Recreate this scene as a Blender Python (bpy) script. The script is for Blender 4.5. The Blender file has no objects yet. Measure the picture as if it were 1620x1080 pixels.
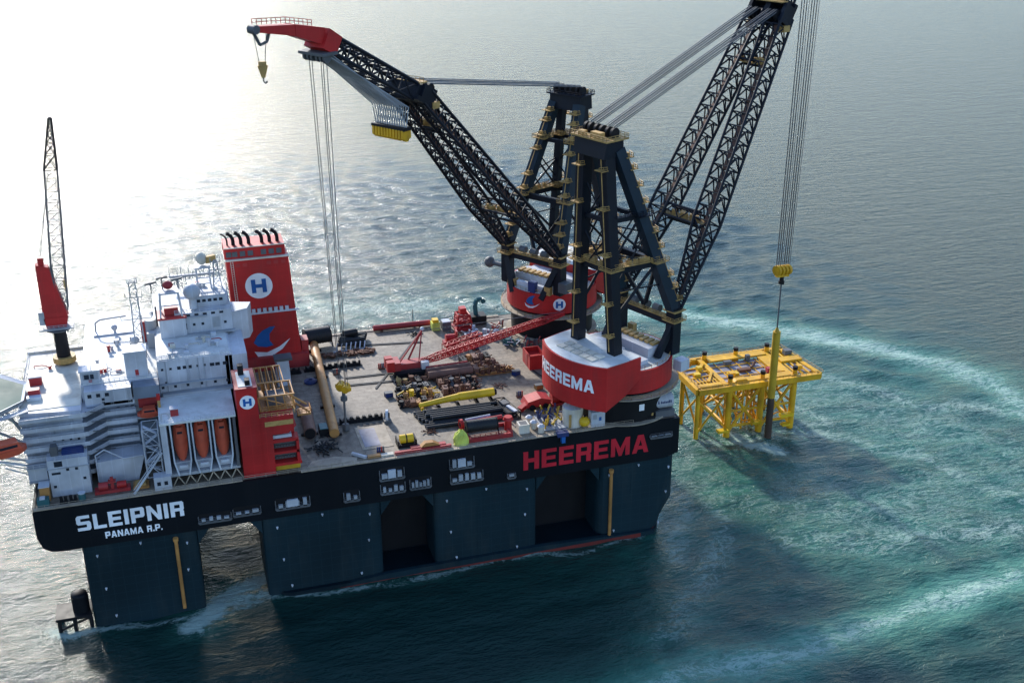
import bpy, math, random
import numpy as np
from mathutils import Vector, Matrix
random.seed(7)
R = math.radians
sc = bpy.context.scene
col = sc.collection

# ------------------------------------------------------------------ camera
CX, CY, CZ = 46.603, -313.398, 217.569
YAW, PIT, ROL, FPX = 0.290908, 0.408889, -0.004061, 1883.305
cd = bpy.data.cameras.new("camera"); cam = bpy.data.objects.new("camera", cd); col.objects.link(cam)
cam.location = (CX, CY, CZ)
_f = Vector((math.sin(YAW)*math.cos(PIT), math.cos(YAW)*math.cos(PIT), -math.sin(PIT)))
_r = Vector((math.cos(YAW), -math.sin(YAW), 0)); _u = _r.cross(_f)
_r2 = _r*math.cos(ROL)+_u*math.sin(ROL); _u2 = -_r*math.sin(ROL)+_u*math.cos(ROL)
cam.rotation_euler = Matrix((_r2, _u2, -_f)).transposed().to_euler()
cd.sensor_width = 36; cd.lens = 36*FPX/1620; cd.clip_start = 1; cd.clip_end = 40000
sc.camera = cam

# ------------------------------------------------------------------ light
SUN_AZ, SUN_EL = R(-11), R(25)          # azimuth measured from +Y towards +X
w = bpy.data.worlds.new("World"); sc.world = w; w.use_nodes = True
nt = w.node_tree; nt.nodes.clear()
sky = nt.nodes.new("ShaderNodeTexSky"); sky.sky_type = 'NISHITA'; sky.sun_disc = False
sky.sun_elevation = SUN_EL; sky.sun_rotation = SUN_AZ; sky.dust_density = 0.5; sky.air_density = 1.3; sky.ozone_density = 2.0
bg = nt.nodes.new("ShaderNodeBackground"); bg.inputs[1].default_value = 0.15
wo = nt.nodes.new("ShaderNodeOutputWorld")
hz = nt.nodes.new("ShaderNodeHueSaturation"); hz.inputs['Saturation'].default_value = 0.95
cool = nt.nodes.new("ShaderNodeMix"); cool.data_type = 'RGBA'; cool.blend_type = 'MULTIPLY'; cool.inputs[0].default_value = 1; cool.inputs[7].default_value = (.85, .96, 1.20, 1)
nt.links.new(sky.outputs[0], hz.inputs['Color']); nt.links.new(hz.outputs[0], cool.inputs[6]); nt.links.new(cool.outputs[2], bg.inputs[0]); nt.links.new(bg.outputs[0], wo.inputs[0])
sd = bpy.data.lights.new("sun", 'SUN'); sd.energy = 3.8; sd.angle = R(4); sd.color = (1, 0.95, 0.87)
so = bpy.data.objects.new("sun", sd); col.objects.link(so)
sdir = Vector((math.sin(SUN_AZ)*math.cos(SUN_EL), math.cos(SUN_AZ)*math.cos(SUN_EL), math.sin(SUN_EL)))
so.rotation_euler = sdir.to_track_quat('Z', 'Y').to_euler(); so.location = (0, 300, 400)
vs = sc.view_settings; vs.view_transform = 'Standard'; vs.look = 'None'; vs.gamma = 1; vs.exposure = 0.73

# ------------------------------------------------------------------ materials
def nd(nt, t, **k):
    n = nt.nodes.new(t)
    for a, b in k.items(): setattr(n, a, b)
    return n
def paint(name, c, rough=0.5, grime=0.35, gc=(0.12, 0.08, 0.05), sc_=0.25, metallic=0.0, streak=True, seams=None, spec=0.4):
    m = bpy.data.materials.new(name); m.use_nodes = True; t = m.node_tree; L = t.links.new
    p = t.nodes['Principled BSDF']; p.inputs['Roughness'].default_value = rough; p.inputs['Metallic'].default_value = metallic
    p.inputs['Specular IOR Level'].default_value = spec
    tc = nd(t, 'ShaderNodeTexCoord'); mp = nd(t, 'ShaderNodeMapping'); L(tc.outputs['Object'], mp.inputs[0])
    mp.inputs['Scale'].default_value = (1, 1, 0.25) if streak else (1, 1, 1)
    n1 = nd(t, 'ShaderNodeTexNoise'); n1.inputs['Scale'].default_value = sc_; n1.inputs['Detail'].default_value = 8; n1.inputs['Roughness'].default_value = .65
    L(mp.outputs[0], n1.inputs['Vector'])
    rp = nd(t, 'ShaderNodeValToRGB'); rp.color_ramp.elements[0].position = 0.5; rp.color_ramp.elements[1].position = 0.78
    rp.color_ramp.elements[0].color = (0, 0, 0, 1); rp.color_ramp.elements[1].color = (grime, grime, grime, 1)
    L(n1.outputs[0], rp.inputs[0])
    n2 = nd(t, 'ShaderNodeTexNoise'); n2.inputs['Scale'].default_value = sc_*0.35; n2.inputs['Detail'].default_value = 5
    L(tc.outputs['Object'], n2.inputs['Vector'])
    hv = nd(t, 'ShaderNodeHueSaturation'); hv.inputs['Color'].default_value = (*c, 1)
    mr = nd(t, 'ShaderNodeMapRange'); mr.inputs[3].default_value = 0.72; mr.inputs[4].default_value = 1.25
    mr.inputs[1].default_value = .3; mr.inputs[2].default_value = .7
    L(n2.outputs[0], mr.inputs[0]); L(mr.outputs[0], hv.inputs['Value'])
    mx = nd(t, 'ShaderNodeMix', data_type='RGBA'); mx.inputs[7].default_value = (*gc, 1)
    L(rp.outputs[0], mx.inputs[0]); L(hv.outputs[0], mx.inputs[6])
    out = mx.outputs[2]
    if seams:
        sx, sy, amt = seams
        sp = nd(t, 'ShaderNodeSeparateXYZ'); L(tc.outputs['Object'], sp.inputs[0])
        prev = None
        for o_, per in ((0, sx), (2, sy)):
            if not per: continue
            a = nd(t, 'ShaderNodeMath', operation='DIVIDE'); a.inputs[1].default_value = per; L(sp.outputs[o_], a.inputs[0])
            b = nd(t, 'ShaderNodeMath', operation='FRACT'); L(a.outputs[0], b.inputs[0])
            c_ = nd(t, 'ShaderNodeMath', operation='LESS_THAN'); c_.inputs[1].default_value = 0.22/per*1.0; L(b.outputs[0], c_.inputs[0])
            if prev:
                d = nd(t, 'ShaderNodeMath', operation='MAXIMUM'); L(prev, d.inputs[0]); L(c_.outputs[0], d.inputs[1]); prev = d.outputs[0]
            else: prev = c_.outputs[0]
        k = nd(t, 'ShaderNodeMath', operation='MULTIPLY'); k.inputs[1].default_value = amt; L(prev, k.inputs[0])
        m2 = nd(t, 'ShaderNodeMix', data_type='RGBA'); m2.inputs[7].default_value = (c[0]*2.2+.01, c[1]*2.2+.01, c[2]*2.2+.01, 1)
        L(k.outputs[0], m2.inputs[0]); L(out, m2.inputs[6]); out = m2.outputs[2]
    L(out, p.inputs['Base Color'])
    r2 = nd(t, 'ShaderNodeMapRange'); r2.inputs[3].default_value = max(0.05, rough-.12); r2.inputs[4].default_value = min(1, rough+.2)
    L(n1.outputs[0], r2.inputs[0]); L(r2.outputs[0], p.inputs['Roughness'])
    return m
M = {}
M['hull'] = paint('hull_black', (0.003, 0.005, 0.008), .55, .2, (.02, .018, .017), .12, seams=(12, 0, .15), spec=.2)
M['column'] = paint('column_blue', (0.006, 0.022, 0.030), .6, .75, (.030, .040, .040), .1, seams=(3.2, 2.6, .16), spec=.2)
M['pontoon'] = paint('wet_pontoon', (0.003, 0.012, 0.018), .3, .4, (.01, .02, .02), .1, streak=False)
M['antifoul'] = paint('antifouling_red', (0.16, 0.02, 0.015), .6, .5, (.03, .04, .03))
M['crane'] = paint('crane_navy', (0.006, 0.009, 0.016), .5, .3, (.04, .03, .02), .3, spec=.25)
M['craneblue'] = paint('crane_steel_blue', (0.008, 0.022, 0.036), .5, .3, (.03, .025, .02), .3, spec=.25)
M['black'] = paint('black_steel', (0.008, 0.008, 0.010), .55, .25, (.03, .025, .02), .3, spec=.25)
M['red'] = paint('red_paint', (0.43, 0.015, 0.014), .5, .6, (.26, .03, .025), .22, seams=(4.3, 3.4, .09))
M['dred'] = paint('dull_red', (0.36, 0.03, 0.03), .5, .5, (.15, .05, .04), .4)
M['white'] = paint('white_paint', (0.46, 0.475, 0.505), .5, .5, (.36, .34, .31), .3, seams=(3.1, 0, .1))
M['roof'] = paint('pale_roof', (0.62, 0.63, 0.60), .6, .7, (.36, .33, .27), .25, streak=False)
M['grey'] = paint('grey_paint', (0.34, 0.36, 0.38), .55, .4, (.2, .17, .13), .2)
M['dgrey'] = paint('dark_grey', (0.10, 0.105, 0.11), .6, .4, (.12, .08, .05), .3)
M['window'] = paint('window_glass', (0.02, 0.025, 0.035), .12, 0)
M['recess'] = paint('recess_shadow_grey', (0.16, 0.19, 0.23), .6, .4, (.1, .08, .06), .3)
M['yellow'] = paint('yellow_paint', (0.70, 0.37, 0.010), .5, .7, (.34, .17, .03), .5)
M['lemon'] = paint('lemon_yellow', (0.72, 0.45, 0.012), .45, .35, (.45, .25, .03), .3)
M['gold'] = paint('gold_grating', (0.44, 0.27, 0.085), .6, .7, (.16, .09, .04), .8, streak=False)
M['tan'] = paint('tan_walkway', (0.36, 0.30, 0.22), .7, .6, (.15, .11, .08), .5, streak=False)
M['orange'] = paint('orange_boat', (0.62, 0.11, 0.055), .35, .25, (.35, .06, .03), .3)
M['rust'] = paint('rusty_steel', (0.13, 0.055, 0.03), .8, .8, (.05, .025, .015), .7, streak=False)
M['brown'] = paint('brown_pipe', (0.17, 0.085, 0.06), .7, .7, (.07, .04, .03), .5, streak=False)
M['ochre'] = paint('ochre_pile', (0.42, 0.20, 0.055), .55, .7, (.24, .09, .03), .35, streak=False)
M['rubber'] = paint('black_hose', (0.010, 0.012, 0.013), .55, .3, (.03, .03, .03), .8)
M['blue'] = paint('logo_blue', (0.008, 0.10, 0.33), .45, .1)
M['dblue'] = paint('dark_blue', (0.01, 0.03, 0.13), .5, .3)
M['teal'] = paint('teal_paint', (0.02, 0.12, 0.13), .5, .4)
M['lime'] = paint('lime_canvas', (0.55, 0.60, 0.10), .8, .3, (.35, .38, .1), .8, streak=False)
M['helideck'] = paint('helideck_green', (0.05, 0.11, 0.085), .7, .3, (.2, .25, .2), .1, streak=False)
M['wire'] = paint('steel_wire', (0.10, 0.105, 0.11), .45, .2, metallic=.4)
M['letter'] = paint('letter_white', (0.80, 0.81, 0.82), .5, .15, (.5, .5, .5))
M['letterred'] = paint('letter_red', (0.55, 0.015, 0.03), .45, .15, (.3, .02, .02))
M['silver'] = paint('silver_grey', (0.50, 0.53, 0.57), .45, .3, (.3, .25, .2), .3)
M['cream'] = paint('cream_white', (0.62, 0.58, 0.48), .6, .5, (.35, .26, .15), .4)
M['pilebrown'] = paint('pile_dark_brown', (0.075, 0.045, 0.03), .6, .6, (.03, .02, .015), .3)
M['olive'] = paint('yellow_green_pile', (0.50, 0.30, 0.02), .5, .5, (.3, .2, .03), .4)

M['deckgrey'] = paint('grey_lilac_deck', (0.30, 0.28, 0.30), .65, .6, (.16, .12, .10), .35, streak=False)
def deck_material():
    m = bpy.data.materials.new('steel_deck'); m.use_nodes = True; t = m.node_tree; L = t.links.new
    p = t.nodes['Principled BSDF']
    tc = nd(t, 'ShaderNodeTexCoord')
    n1 = nd(t, 'ShaderNodeTexNoise'); n1.inputs['Scale'].default_value = .06; n1.inputs['Detail'].default_value = 9; n1.inputs['Roughness'].default_value = .7
    n2 = nd(t, 'ShaderNodeTexNoise'); n2.inputs['Scale'].default_value = .5; n2.inputs['Detail'].default_value = 8; n2.inputs['Roughness'].default_value = .75
    L(tc.outputs['Object'], n1.inputs[0]); L(tc.outputs['Object'], n2.inputs[0])
    r1 = nd(t, 'ShaderNodeValToRGB'); e = r1.color_ramp.elements
    e[0].position = .33; e[0].color = (.14, .11, .078, 1); e[1].position = .66; e[1].color = (.33, .275, .20, 1)
    L(n1.outputs[0], r1.inputs[0])
    r2 = nd(t, 'ShaderNodeValToRGB'); e = r2.color_ramp.elements
    e[0].position = .35; e[0].color = (.55, .5, .45, 1); e[1].position = .6; e[1].color = (1.05, 1.05, 1.05, 1)
    L(n2.outputs[0], r2.inputs[0])
    mx = nd(t, 'ShaderNodeMix', data_type='RGBA', blend_type='MULTIPLY'); mx.inputs[0].default_value = 1
    L(r1.outputs[0], mx.inputs[6]); L(r2.outputs[0], mx.inputs[7])
    br = nd(t, 'ShaderNodeTexBrick'); br.inputs['Scale'].default_value = .1; br.inputs['Mortar Size'].default_value = .006
    br.inputs['Color1'].default_value = (1, 1, 1, 1); br.inputs['Color2'].default_value = (.86, .87, .88, 1); br.inputs['Mortar'].default_value = (.5, .45, .4, 1)
    L(tc.outputs['Object'], br.inputs[0])
    m2 = nd(t, 'ShaderNodeMix', data_type='RGBA', blend_type='MULTIPLY'); m2.inputs[0].default_value = 1
    L(mx.outputs[2], m2.inputs[6]); L(br.outputs[0], m2.inputs[7])
    L(m2.outputs[2], p.inputs['Base Color']); p.inputs['Roughness'].default_value = .62
    return m
M['deck'] = deck_material()

def water_material():
    m = bpy.data.materials.new('sea_water'); m.use_nodes = True; t = m.node_tree; L = t.links.new
    p = t.nodes['Principled BSDF']
    geo = nd(t, 'ShaderNodeNewGeometry')
    af = nd(t, 'ShaderNodeAttribute', attribute_name='foam'); aa = nd(t, 'ShaderNodeAttribute', attribute_name='aerated')
    def noise(scale, det, rg, st=(1, 1, 1), rot=0, dist=0):
        mp = nd(t, 'ShaderNodeMapping'); mp.inputs['Scale'].default_value = st; mp.inputs['Rotation'].default_value = (0, 0, rot)
        L(geo.outputs['Position'], mp.inputs[0])
        n = nd(t, 'ShaderNodeTexNoise'); n.inputs['Scale'].default_value = scale; n.inputs['Detail'].default_value = det
        n.inputs['Roughness'].default_value = rg; n.inputs['Distortion'].default_value = dist
        L(mp.outputs[0], n.inputs[0]); return n.outputs[0]
    def math_(op, a, b=None, clamp=False):
        n = nd(t, 'ShaderNodeMath', operation=op); n.use_clamp = clamp
        for i, x in enumerate((a, b)):
            if x is None: continue
            if isinstance(x, (int, float)): n.inputs[i].default_value = x
            else: L(x, n.inputs[i])
        return n.outputs[0]
    # foam veins: ridged noise
    ns = noise(.085, 9, .72, (1, 1.7, 1), .2, 1.6)
    rid = math_('SUBTRACT', 1.0, math_('MULTIPLY', math_('ABSOLUTE', math_('SUBTRACT', ns, .5)), 11.0), True)
    ns2 = noise(.42, 8, .75, (1, 1.6, 1), .3, 1.4)
    rid2 = math_('SUBTRACT', 1.0, math_('MULTIPLY', math_('ABSOLUTE', math_('SUBTRACT', ns2, .5)), 8.0), True)
    rr = math_('ADD', math_('MULTIPLY', rid, .55), math_('MULTIPLY', rid2, .45))
    big = noise(.02, 4, .6)
    fa = math_('MULTIPLY', af.outputs['Fac'], math_('ADD', .35, math_('MULTIPLY', big, 1.3)))
    thr = math_('SUBTRACT', math_('ADD', fa, rr), 1.0)
    foam = math_('MULTIPLY', thr, 1.6, True)
    dense = math_('MULTIPLY', math_('SUBTRACT', af.outputs['Fac'], 1.05), 2.5, True)
    foam = math_('MAXIMUM', foam, math_('MULTIPLY', dense, math_('MULTIPLY', math_('SUBTRACT', ns2, .32), 4.0, True)), True)
    # base colour: deep green to aerated teal
    mixc = nd(t, 'ShaderNodeMix', data_type='RGBA'); mixc.inputs[6].default_value = (.005, .028, .023, 1); mixc.inputs[7].default_value = (.034, .150, .104, 1)
    aer = math_('MULTIPLY', aa.outputs['Fac'], math_('ADD', -.95, math_('ADD', math_('MULTIPLY', noise(.03, 6, .66, (1, 1.5, 1), .2, 1.2), 1.9), math_('MULTIPLY', noise(.16, 6, .7, (.7, 1.8, 1), .15, .8), 1.5))), True)
    L(aer, mixc.inputs[0])
    mixp = nd(t, 'ShaderNodeMix', data_type='RGBA'); mixp.inputs[7].default_value = (.12, .29, .205, 1); L(mixc.outputs[2], mixp.inputs[6])
    L(math_('MULTIPLY', math_('MULTIPLY', math_('SUBTRACT', aa.outputs['Fac'], .8), 2.4, True), math_('ADD', -.85, math_('MULTIPLY', noise(.13, 9, .75, (.6, 1.6, 1), .35, 1.8), 2.7)), True), mixp.inputs[0])
    mixf = nd(t, 'ShaderNodeMix', data_type='RGBA'); mixf.inputs[7].default_value = (.50, .62, .54, 1)
    L(math_('MULTIPLY', foam, .62), mixf.inputs[0]); L(mixp.outputs[2], mixf.inputs[6])
    L(mixf.outputs[2], p.inputs['Base Color'])
    rgh = math_('ADD', .17, math_('MULTIPLY', foam, .5)); L(rgh, p.inputs['Roughness'])
    p.inputs['IOR'].default_value = 1.33; p.inputs['Specular IOR Level'].default_value = .5
    # bump
    b1 = noise(.2, 4, .6, (.6, 1.5, 1), .2)
    b2 = noise(.5, 5, .62, (.6, 1.4, 1), .1)
    b3 = noise(1.4, 4, .6, (.7, 1.3, 1), .4)
    b0 = noise(.075, 3, .5, (.45, 1.5, 1), .15)
    h = math_('ADD', math_('ADD', math_('MULTIPLY', b0, 1.0), math_('MULTIPLY', b1, 1.3)), math_('ADD', math_('MULTIPLY', b2, .85), math_('MULTIPLY', b3, .34)))
    bp = nd(t, 'ShaderNodeBump'); bp.inputs['Strength'].default_value = .75; bp.inputs['Distance'].default_value = 1.0
    L(h, bp.inputs['Height']); L(bp.outputs[0], p.inputs['Normal'])
    return m
M['sea'] = water_material()

# ------------------------------------------------------------------ helpers
ORG = {}
def V(*a): return Vector(a)
class MB:
    def __init__(s): s.v = []; s.f = []; s.sm = []
    def add(s, vs, fs, smooth=False):
        o = len(s.v); s.v += [tuple(x) for x in vs]
        for f in fs: s.f.append(tuple(i+o for i in f)); s.sm.append(smooth)
        return s
    def box(s, x0, x1, y0, y1, z0, z1):
        return s.add([(x0, y0, z0), (x1, y0, z0), (x1, y1, z0), (x0, y1, z0), (x0, y0, z1), (x1, y0, z1), (x1, y1, z1), (x0, y1, z1)],
                     [(0, 3, 2, 1), (4, 5, 6, 7), (0, 1, 5, 4), (1, 2, 6, 5), (2, 3, 7, 6), (3, 0, 4, 7)])
    def hexa(s, P):   # 8 points, bottom 4 then top 4
        return s.add(P, [(0, 3, 2, 1), (4, 5, 6, 7), (0, 1, 5, 4), (1, 2, 6, 5), (2, 3, 7, 6), (3, 0, 4, 7)])
    def cbox(s, c, size, rz=0.0, w=None):
        cx, cy, cz = c; a, b, h = [q/2 for q in size]; ca, sa = math.cos(rz), math.sin(rz)
        P = []
        for z in (-h, h):
            for x, y in ((-a, -b), (a, -b), (a, b), (-a, b)): P.append((cx+x*ca-y*sa, cy+x*sa+y*ca, cz+z))
        return s.hexa(P)
    def beam(s, p, q, w, h=None, up=(0, 0, 1), w2=None, h2=None):
        p, q = Vector(p), Vector(q); h = h or w; w2 = w2 or w; h2 = h2 or h
        d = (q-p).normalized(); u = Vector(up)
        if abs(d.dot(u)) > .97: u = Vector((1, 0, 0))
        a = d.cross(u).normalized(); b = a.cross(d)
        P = [p-a*w/2-b*h/2, p+a*w/2-b*h/2, p+a*w/2+b*h/2, p-a*w/2+b*h/2, q-a*w2/2-b*h2/2, q+a*w2/2-b*h2/2, q+a*w2/2+b*h2/2, q-a*w2/2+b*h2/2]
        return s.hexa(P)
    def tube(s, p, q, r, n=8, r2=None, cap=True):
        p, q = Vector(p), Vector(q); r2 = r if r2 is None else r2
        d = (q-p).normalized(); u = Vector((0, 0, 1)) if abs(d.z) < .95 else Vector((1, 0, 0))
        a = d.cross(u).normalized(); b = a.cross(d); P = []
        for c, rr in ((p, r), (q, r2)):
            for i in range(n):
                t = 2*math.pi*i/n; P.append(c+(a*math.cos(t)+b*math.sin(t))*rr)
        s.add(P, [(i, (i+1) % n, n+(i+1) % n, n+i) for i in range(n)], n > 5)
        if cap: s.add(P, [tuple(range(n))[::-1], tuple(range(n, 2*n))])
        return s
    def path(s, pts, r, n=6):
        for a, b in zip(pts[:-1], pts[1:]): s.tube(a, b, r, n)
        return s
    def prism(s, poly, z0, z1):
        n = len(poly)
        P = [(x, y, z0) for x, y in poly]+[(x, y, z1) for x, y in poly]
        ar = sum(poly[i][0]*poly[(i+1) % n][1]-poly[(i+1) % n][0]*poly[i][1] for i in range(n))
        if ar < 0: P = [(x, y, z0) for x, y in poly[::-1]]+[(x, y, z1) for x, y in poly[::-1]]
        return s.add(P, [tuple(range(n))[::-1], tuple(range(n, 2*n))]+[(i, (i+1) % n, n+(i+1) % n, n+i) for i in range(n)])
    def prismy(s, poly, y0, y1):   # polygon in xz, ccw seen from -y
        n = len(poly); P = [(x, y0, z) for x, z in poly]+[(x, y1, z) for x, z in poly]
        return s.add(P, [tuple(range(n)), tuple(range(n, 2*n))[::-1]]+[(i, n+i, n+(i+1) % n, (i+1) % n) for i in range(n)])
    def sphere(s, c, r, n=16, sz=1):
        P = []; F = []; m = n//2
        for j in range(m+1):
            a = math.pi*j/m
            for i in range(n):
                t = 2*math.pi*i/n; P.append((c[0]+r*math.sin(a)*math.cos(t), c[1]+r*math.sin(a)*math.sin(t), c[2]+r*sz*math.cos(a)))
        for j in range(m):
            for i in range(n): F.append((j*n+i, (j+1)*n+i, (j+1)*n+(i+1) % n, j*n+(i+1) % n))
        return s.add(P, F, True)
    def ring(s, c, r0, r1, z0, z1, n=48, a0=0, a1=2*math.pi):
        full = abs(a1-a0-2*math.pi) < 1e-6; k = n if full else n+1; P = []
        for i in range(k):
            t = a0+(a1-a0)*i/n; ct, st = math.cos(t), math.sin(t)
            P += [(c[0]+r0*ct, c[1]+r0*st, z0), (c[0]+r1*ct, c[1]+r1*st, z0), (c[0]+r1*ct, c[1]+r1*st, z1), (c[0]+r0*ct, c[1]+r0*st, z1)]
        F = []
        for i in range(n):
            a = 4*i; b = 4*((i+1) % k)
            F += [(a, a+1, b+1, b), (a+1, a+2, b+2, b+1), (a+2, a+3, b+3, b+2), (a+3, a, b, b+3)]
        return s.add(P, F)
    def rail(s, pts, h=1.1, r=.05, step=3.0, close=False):
        if close: pts = list(pts)+[pts[0]]
        for a, b in zip(pts[:-1], pts[1:]):
            a, b = Vector(a), Vector(b); L_ = (b-a).length
            for k in (1, .5): s.tube(a+V(0, 0, h*k), b+V(0, 0, h*k), r, 4, cap=False)
            n = max(1, int(L_/step))
            for i in range(n+1):
                q = a+(b-a)*i/n; s.tube(q, q+V(0, 0, h), r, 4, cap=False)
        return s
    def lattice(s, A, B, bays, rc=.35, rb=.16, kind='X'):
        """A,B: 4 corner points each"""
        A = [Vector(x) for x in A]; B = [Vector(x) for x in B]
        for a, b in zip(A, B): s.tube(a, b, rc, 6)
        # geometric bay spacing follows section size
        sa = (A[0]-A[1]).length; sb = (B[0]-B[1]).length; ts = [0.0]
        q = ((sb/sa)**(1/bays)) if sa > 0 else 1
        st = [q**i for i in range(bays)]; tot = sum(st); acc = 0
        for x in st: acc += x; ts.append(acc/tot)
        rings = [[a+(b-a)*t for a, b in zip(A, B)] for t in ts]
        for i, rg in enumerate(rings):
            for k in range(4): s.tube(rg[k], rg[(k+1) % 4], rb, 5, cap=False)
            if i < bays:
                nx = rings[i+1]
                for k in range(4):
                    k2 = (k+1) % 4
                    if kind == 'X': s.tube(rg[k], nx[k2], rb, 5, cap=False); s.tube(rg[k2], nx[k], rb, 5, cap=False)
                    elif kind == 'K':
                        mid = (nx[k]+nx[k2])/2; s.tube(rg[k], mid, rb, 5, cap=False); s.tube(rg[k2], mid, rb, 5, cap=False)
                    else:
                        if i % 2: s.tube(rg[k], nx[k2], rb, 5, cap=False)
                        else: s.tube(rg[k2], nx[k], rb, 5, cap=False)
        return s
    def build(s, name, mat, parent=None, origin=None, label=None):
        if parent is not None: origin = ORG[parent.name]
        o = Vector(origin) if origin is not None else V(0, 0, 0)
        me = bpy.data.meshes.new(name)
        me.from_pydata([(x-o.x, y-o.y, z-o.z) for x, y, z in s.v], [], s.f)
        me.materials.append(M[mat] if isinstance(mat, str) else mat)
        me.polygons.foreach_set('use_smooth', s.sm); me.update()
        ob = bpy.data.objects.new(name, me); col.objects.link(ob)
        if parent is not None: ob.parent = parent
        else: ob.location = o
        ORG[ob.name] = tuple(o)
        if label: ob['label'] = label
        return ob
def thing(name, label, cat, org=(0, 0, 0), group=None):
    o = bpy.data.objects.new(name, None); col.objects.link(o); o.location = org; o.empty_display_size = 2
    o['label'] = label; o['category'] = cat
    if group: o['group'] = group
    ORG[o.name] = tuple(org); return o
def tag(o, label, cat, group=None):
    o['label'] = label; o['category'] = cat
    if group: o['group'] = group
    return o
def dup(root, loc, rz, label, group=None):
    def cp(o, par):
        c = o.copy(); col.objects.link(c)
        if par: c.parent = par
        for ch in [x for x in bpy.data.objects if x.parent == o and x != c]: cp(ch, c)
        return c
    r = cp(root, None); r.location = loc; r.rotation_euler = (0, 0, rz); r['label'] = label
    if group: r['group'] = group
    return r

# lettering --------------------------------------------------------
def rc(x0, y0, x1, y1): return [(x0, y0), (x1, y0), (x1, y1), (x0, y1)]
GL = {
 'H': (1.0, [rc(0, 0, .3, 1), rc(.7, 0, 1, 1), rc(.3, .4, .7, .62)]),
 'E': (.95, [rc(0, 0, .3, 1), rc(.3, 0, .95, .2), rc(.3, .4, .88, .6), rc(.3, .8, .95, 1)]),
 'R': (1.0, [rc(0, 0, .3, 1), [(.3, .8), (.7, .8), (.98, .9), (.88, 1), (.3, 1)], [(.7, .56), (.98, .48), (.98, .9), (.7, .8)],
             [(.3, .36), (.88, .36), (.98, .48), (.7, .56), (.3, .56)], rc(.66, 0, .96, .36)]),
 'M': (1.25, [rc(0, 0, .28, 1), rc(.97, 0, 1.25, 1), [(.28, 1), (.28, .6), (.53, 0), (.625, 0), (.625, .42)], [(.97, 1), (.625, .42), (.625, 0), (.72, 0), (.97, .6)]]),
 'A': (1.1, [[(0, 0), (.3, 0), (.55, .74), (.55, 1), (.36, 1)], [(1.1, 0), (.74, 1), (.55, 1), (.55, .74), (.8, 0)], [(.37, .2), (.73, .2), (.66, .4), (.44, .4)]]),
 'S': (1.0, [[(0, .88), (.3, .8), (.95, .8), (.95, 1), (.12, 1)], [(0, .52), (.3, .6), (.3, .8), (0, .88)], [(.1, .4), (.7, .4), (1, .48), (.9, .6), (.3, .6), (0, .52)],
             [(.7, .2), (1, .12), (1, .48), (.7, .4)], [(.04, 0), (.88, 0), (1, .12), (.7, .2), (.04, .2)]]),
 'L': (.9, [rc(0, 0, .3, 1), rc(.3, 0, .9, .2)]),
 'I': (.3, [rc(0, 0, .3, 1)]),
 'P': (.98, [rc(0, 0, .3, 1), [(.3, .8), (.68, .8), (.98, .9), (.88, 1), (.3, 1)], [(.68, .54), (.98, .44), (.98, .9), (.68, .8)], [(.3, .33), (.86, .33), (.98, .44), (.68, .54), (.3, .54)]]),
 'N': (1.05, [rc(0, 0, .29, 1), rc(.76, 0, 1.05, 1), [(.29, 1), (.29, .62), (.76, 0), (.76, .38)]]),
 'T': (.95, [rc(.33, 0, .62, .8), rc(0, .8, .95, 1)]),
 '.': (.28, [rc(0, 0, .28, .22)]), ' ': (.45, []),
}
def lettering(text, fmap, h, wid, gap=.17, thick=.12):
    """fmap(s, t, d): s along, t up, d outward -> point. one mesh"""
    mb = MB(); tot = sum(GL[c][0]+gap for c in text)-gap; k = wid/tot; x = 0
    for c in text:
        for poly in GL[c][1]:
            n = len(poly); pts = [((x+a)*k, b*h) for a, b in poly]
            P = [fmap(a, b, 0) for a, b in pts]+[fmap(a, b, thick) for a, b in pts]
            mb.add(P, [tuple(range(n, 2*n)), tuple(range(n))[::-1]]+[(i, (i+1) % n, n+(i+1) % n, n+i) for i in range(n)])
        x += GL[c][0]+gap
    return mb
def disc_pts(r, n=28): return [(r*math.cos(2*math.pi*i/n), r*math.sin(2*math.pi*i/n)) for i in range(n)]
def flat(polys, fmap, d0, d1):
    mb = MB()
    for poly in polys:
        n = len(poly); P = [fmap(a, b, d0) for a, b in poly]+[fmap(a, b, d1) for a, b in poly]
        mb.add(P, [tuple(range(n, 2*n)), tuple(range(n))[::-1]]+[(i, (i+1) % n, n+(i+1) % n, n+i) for i in range(n)])
    return mb
HP = lambda r: [[(x*r, y*r) for x, y in q] for q in (rc(-.62, -.6, -.26, .6), rc(.26, -.6, .62, .6), rc(-.26, -.16, .26, .16))]
SWB = [(-1.0, -.15), (-.75, -.4), (-.2, -.5), (.25, -.42), (.02, -.1), (.05, .3), (.45, .75), (.1, .75), (-.4, .55), (-.75, .25)]
SWW = [(-1.05, -.3), (-.75, -.55), (-.2, -.68), (.4, -.52), (1.0, -.12), (.6, -.5), (.1, -.85), (-.5, -.9), (-.9, -.7)]

DZ = 41.7
W_, L_ = 102.0, 197.0

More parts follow.
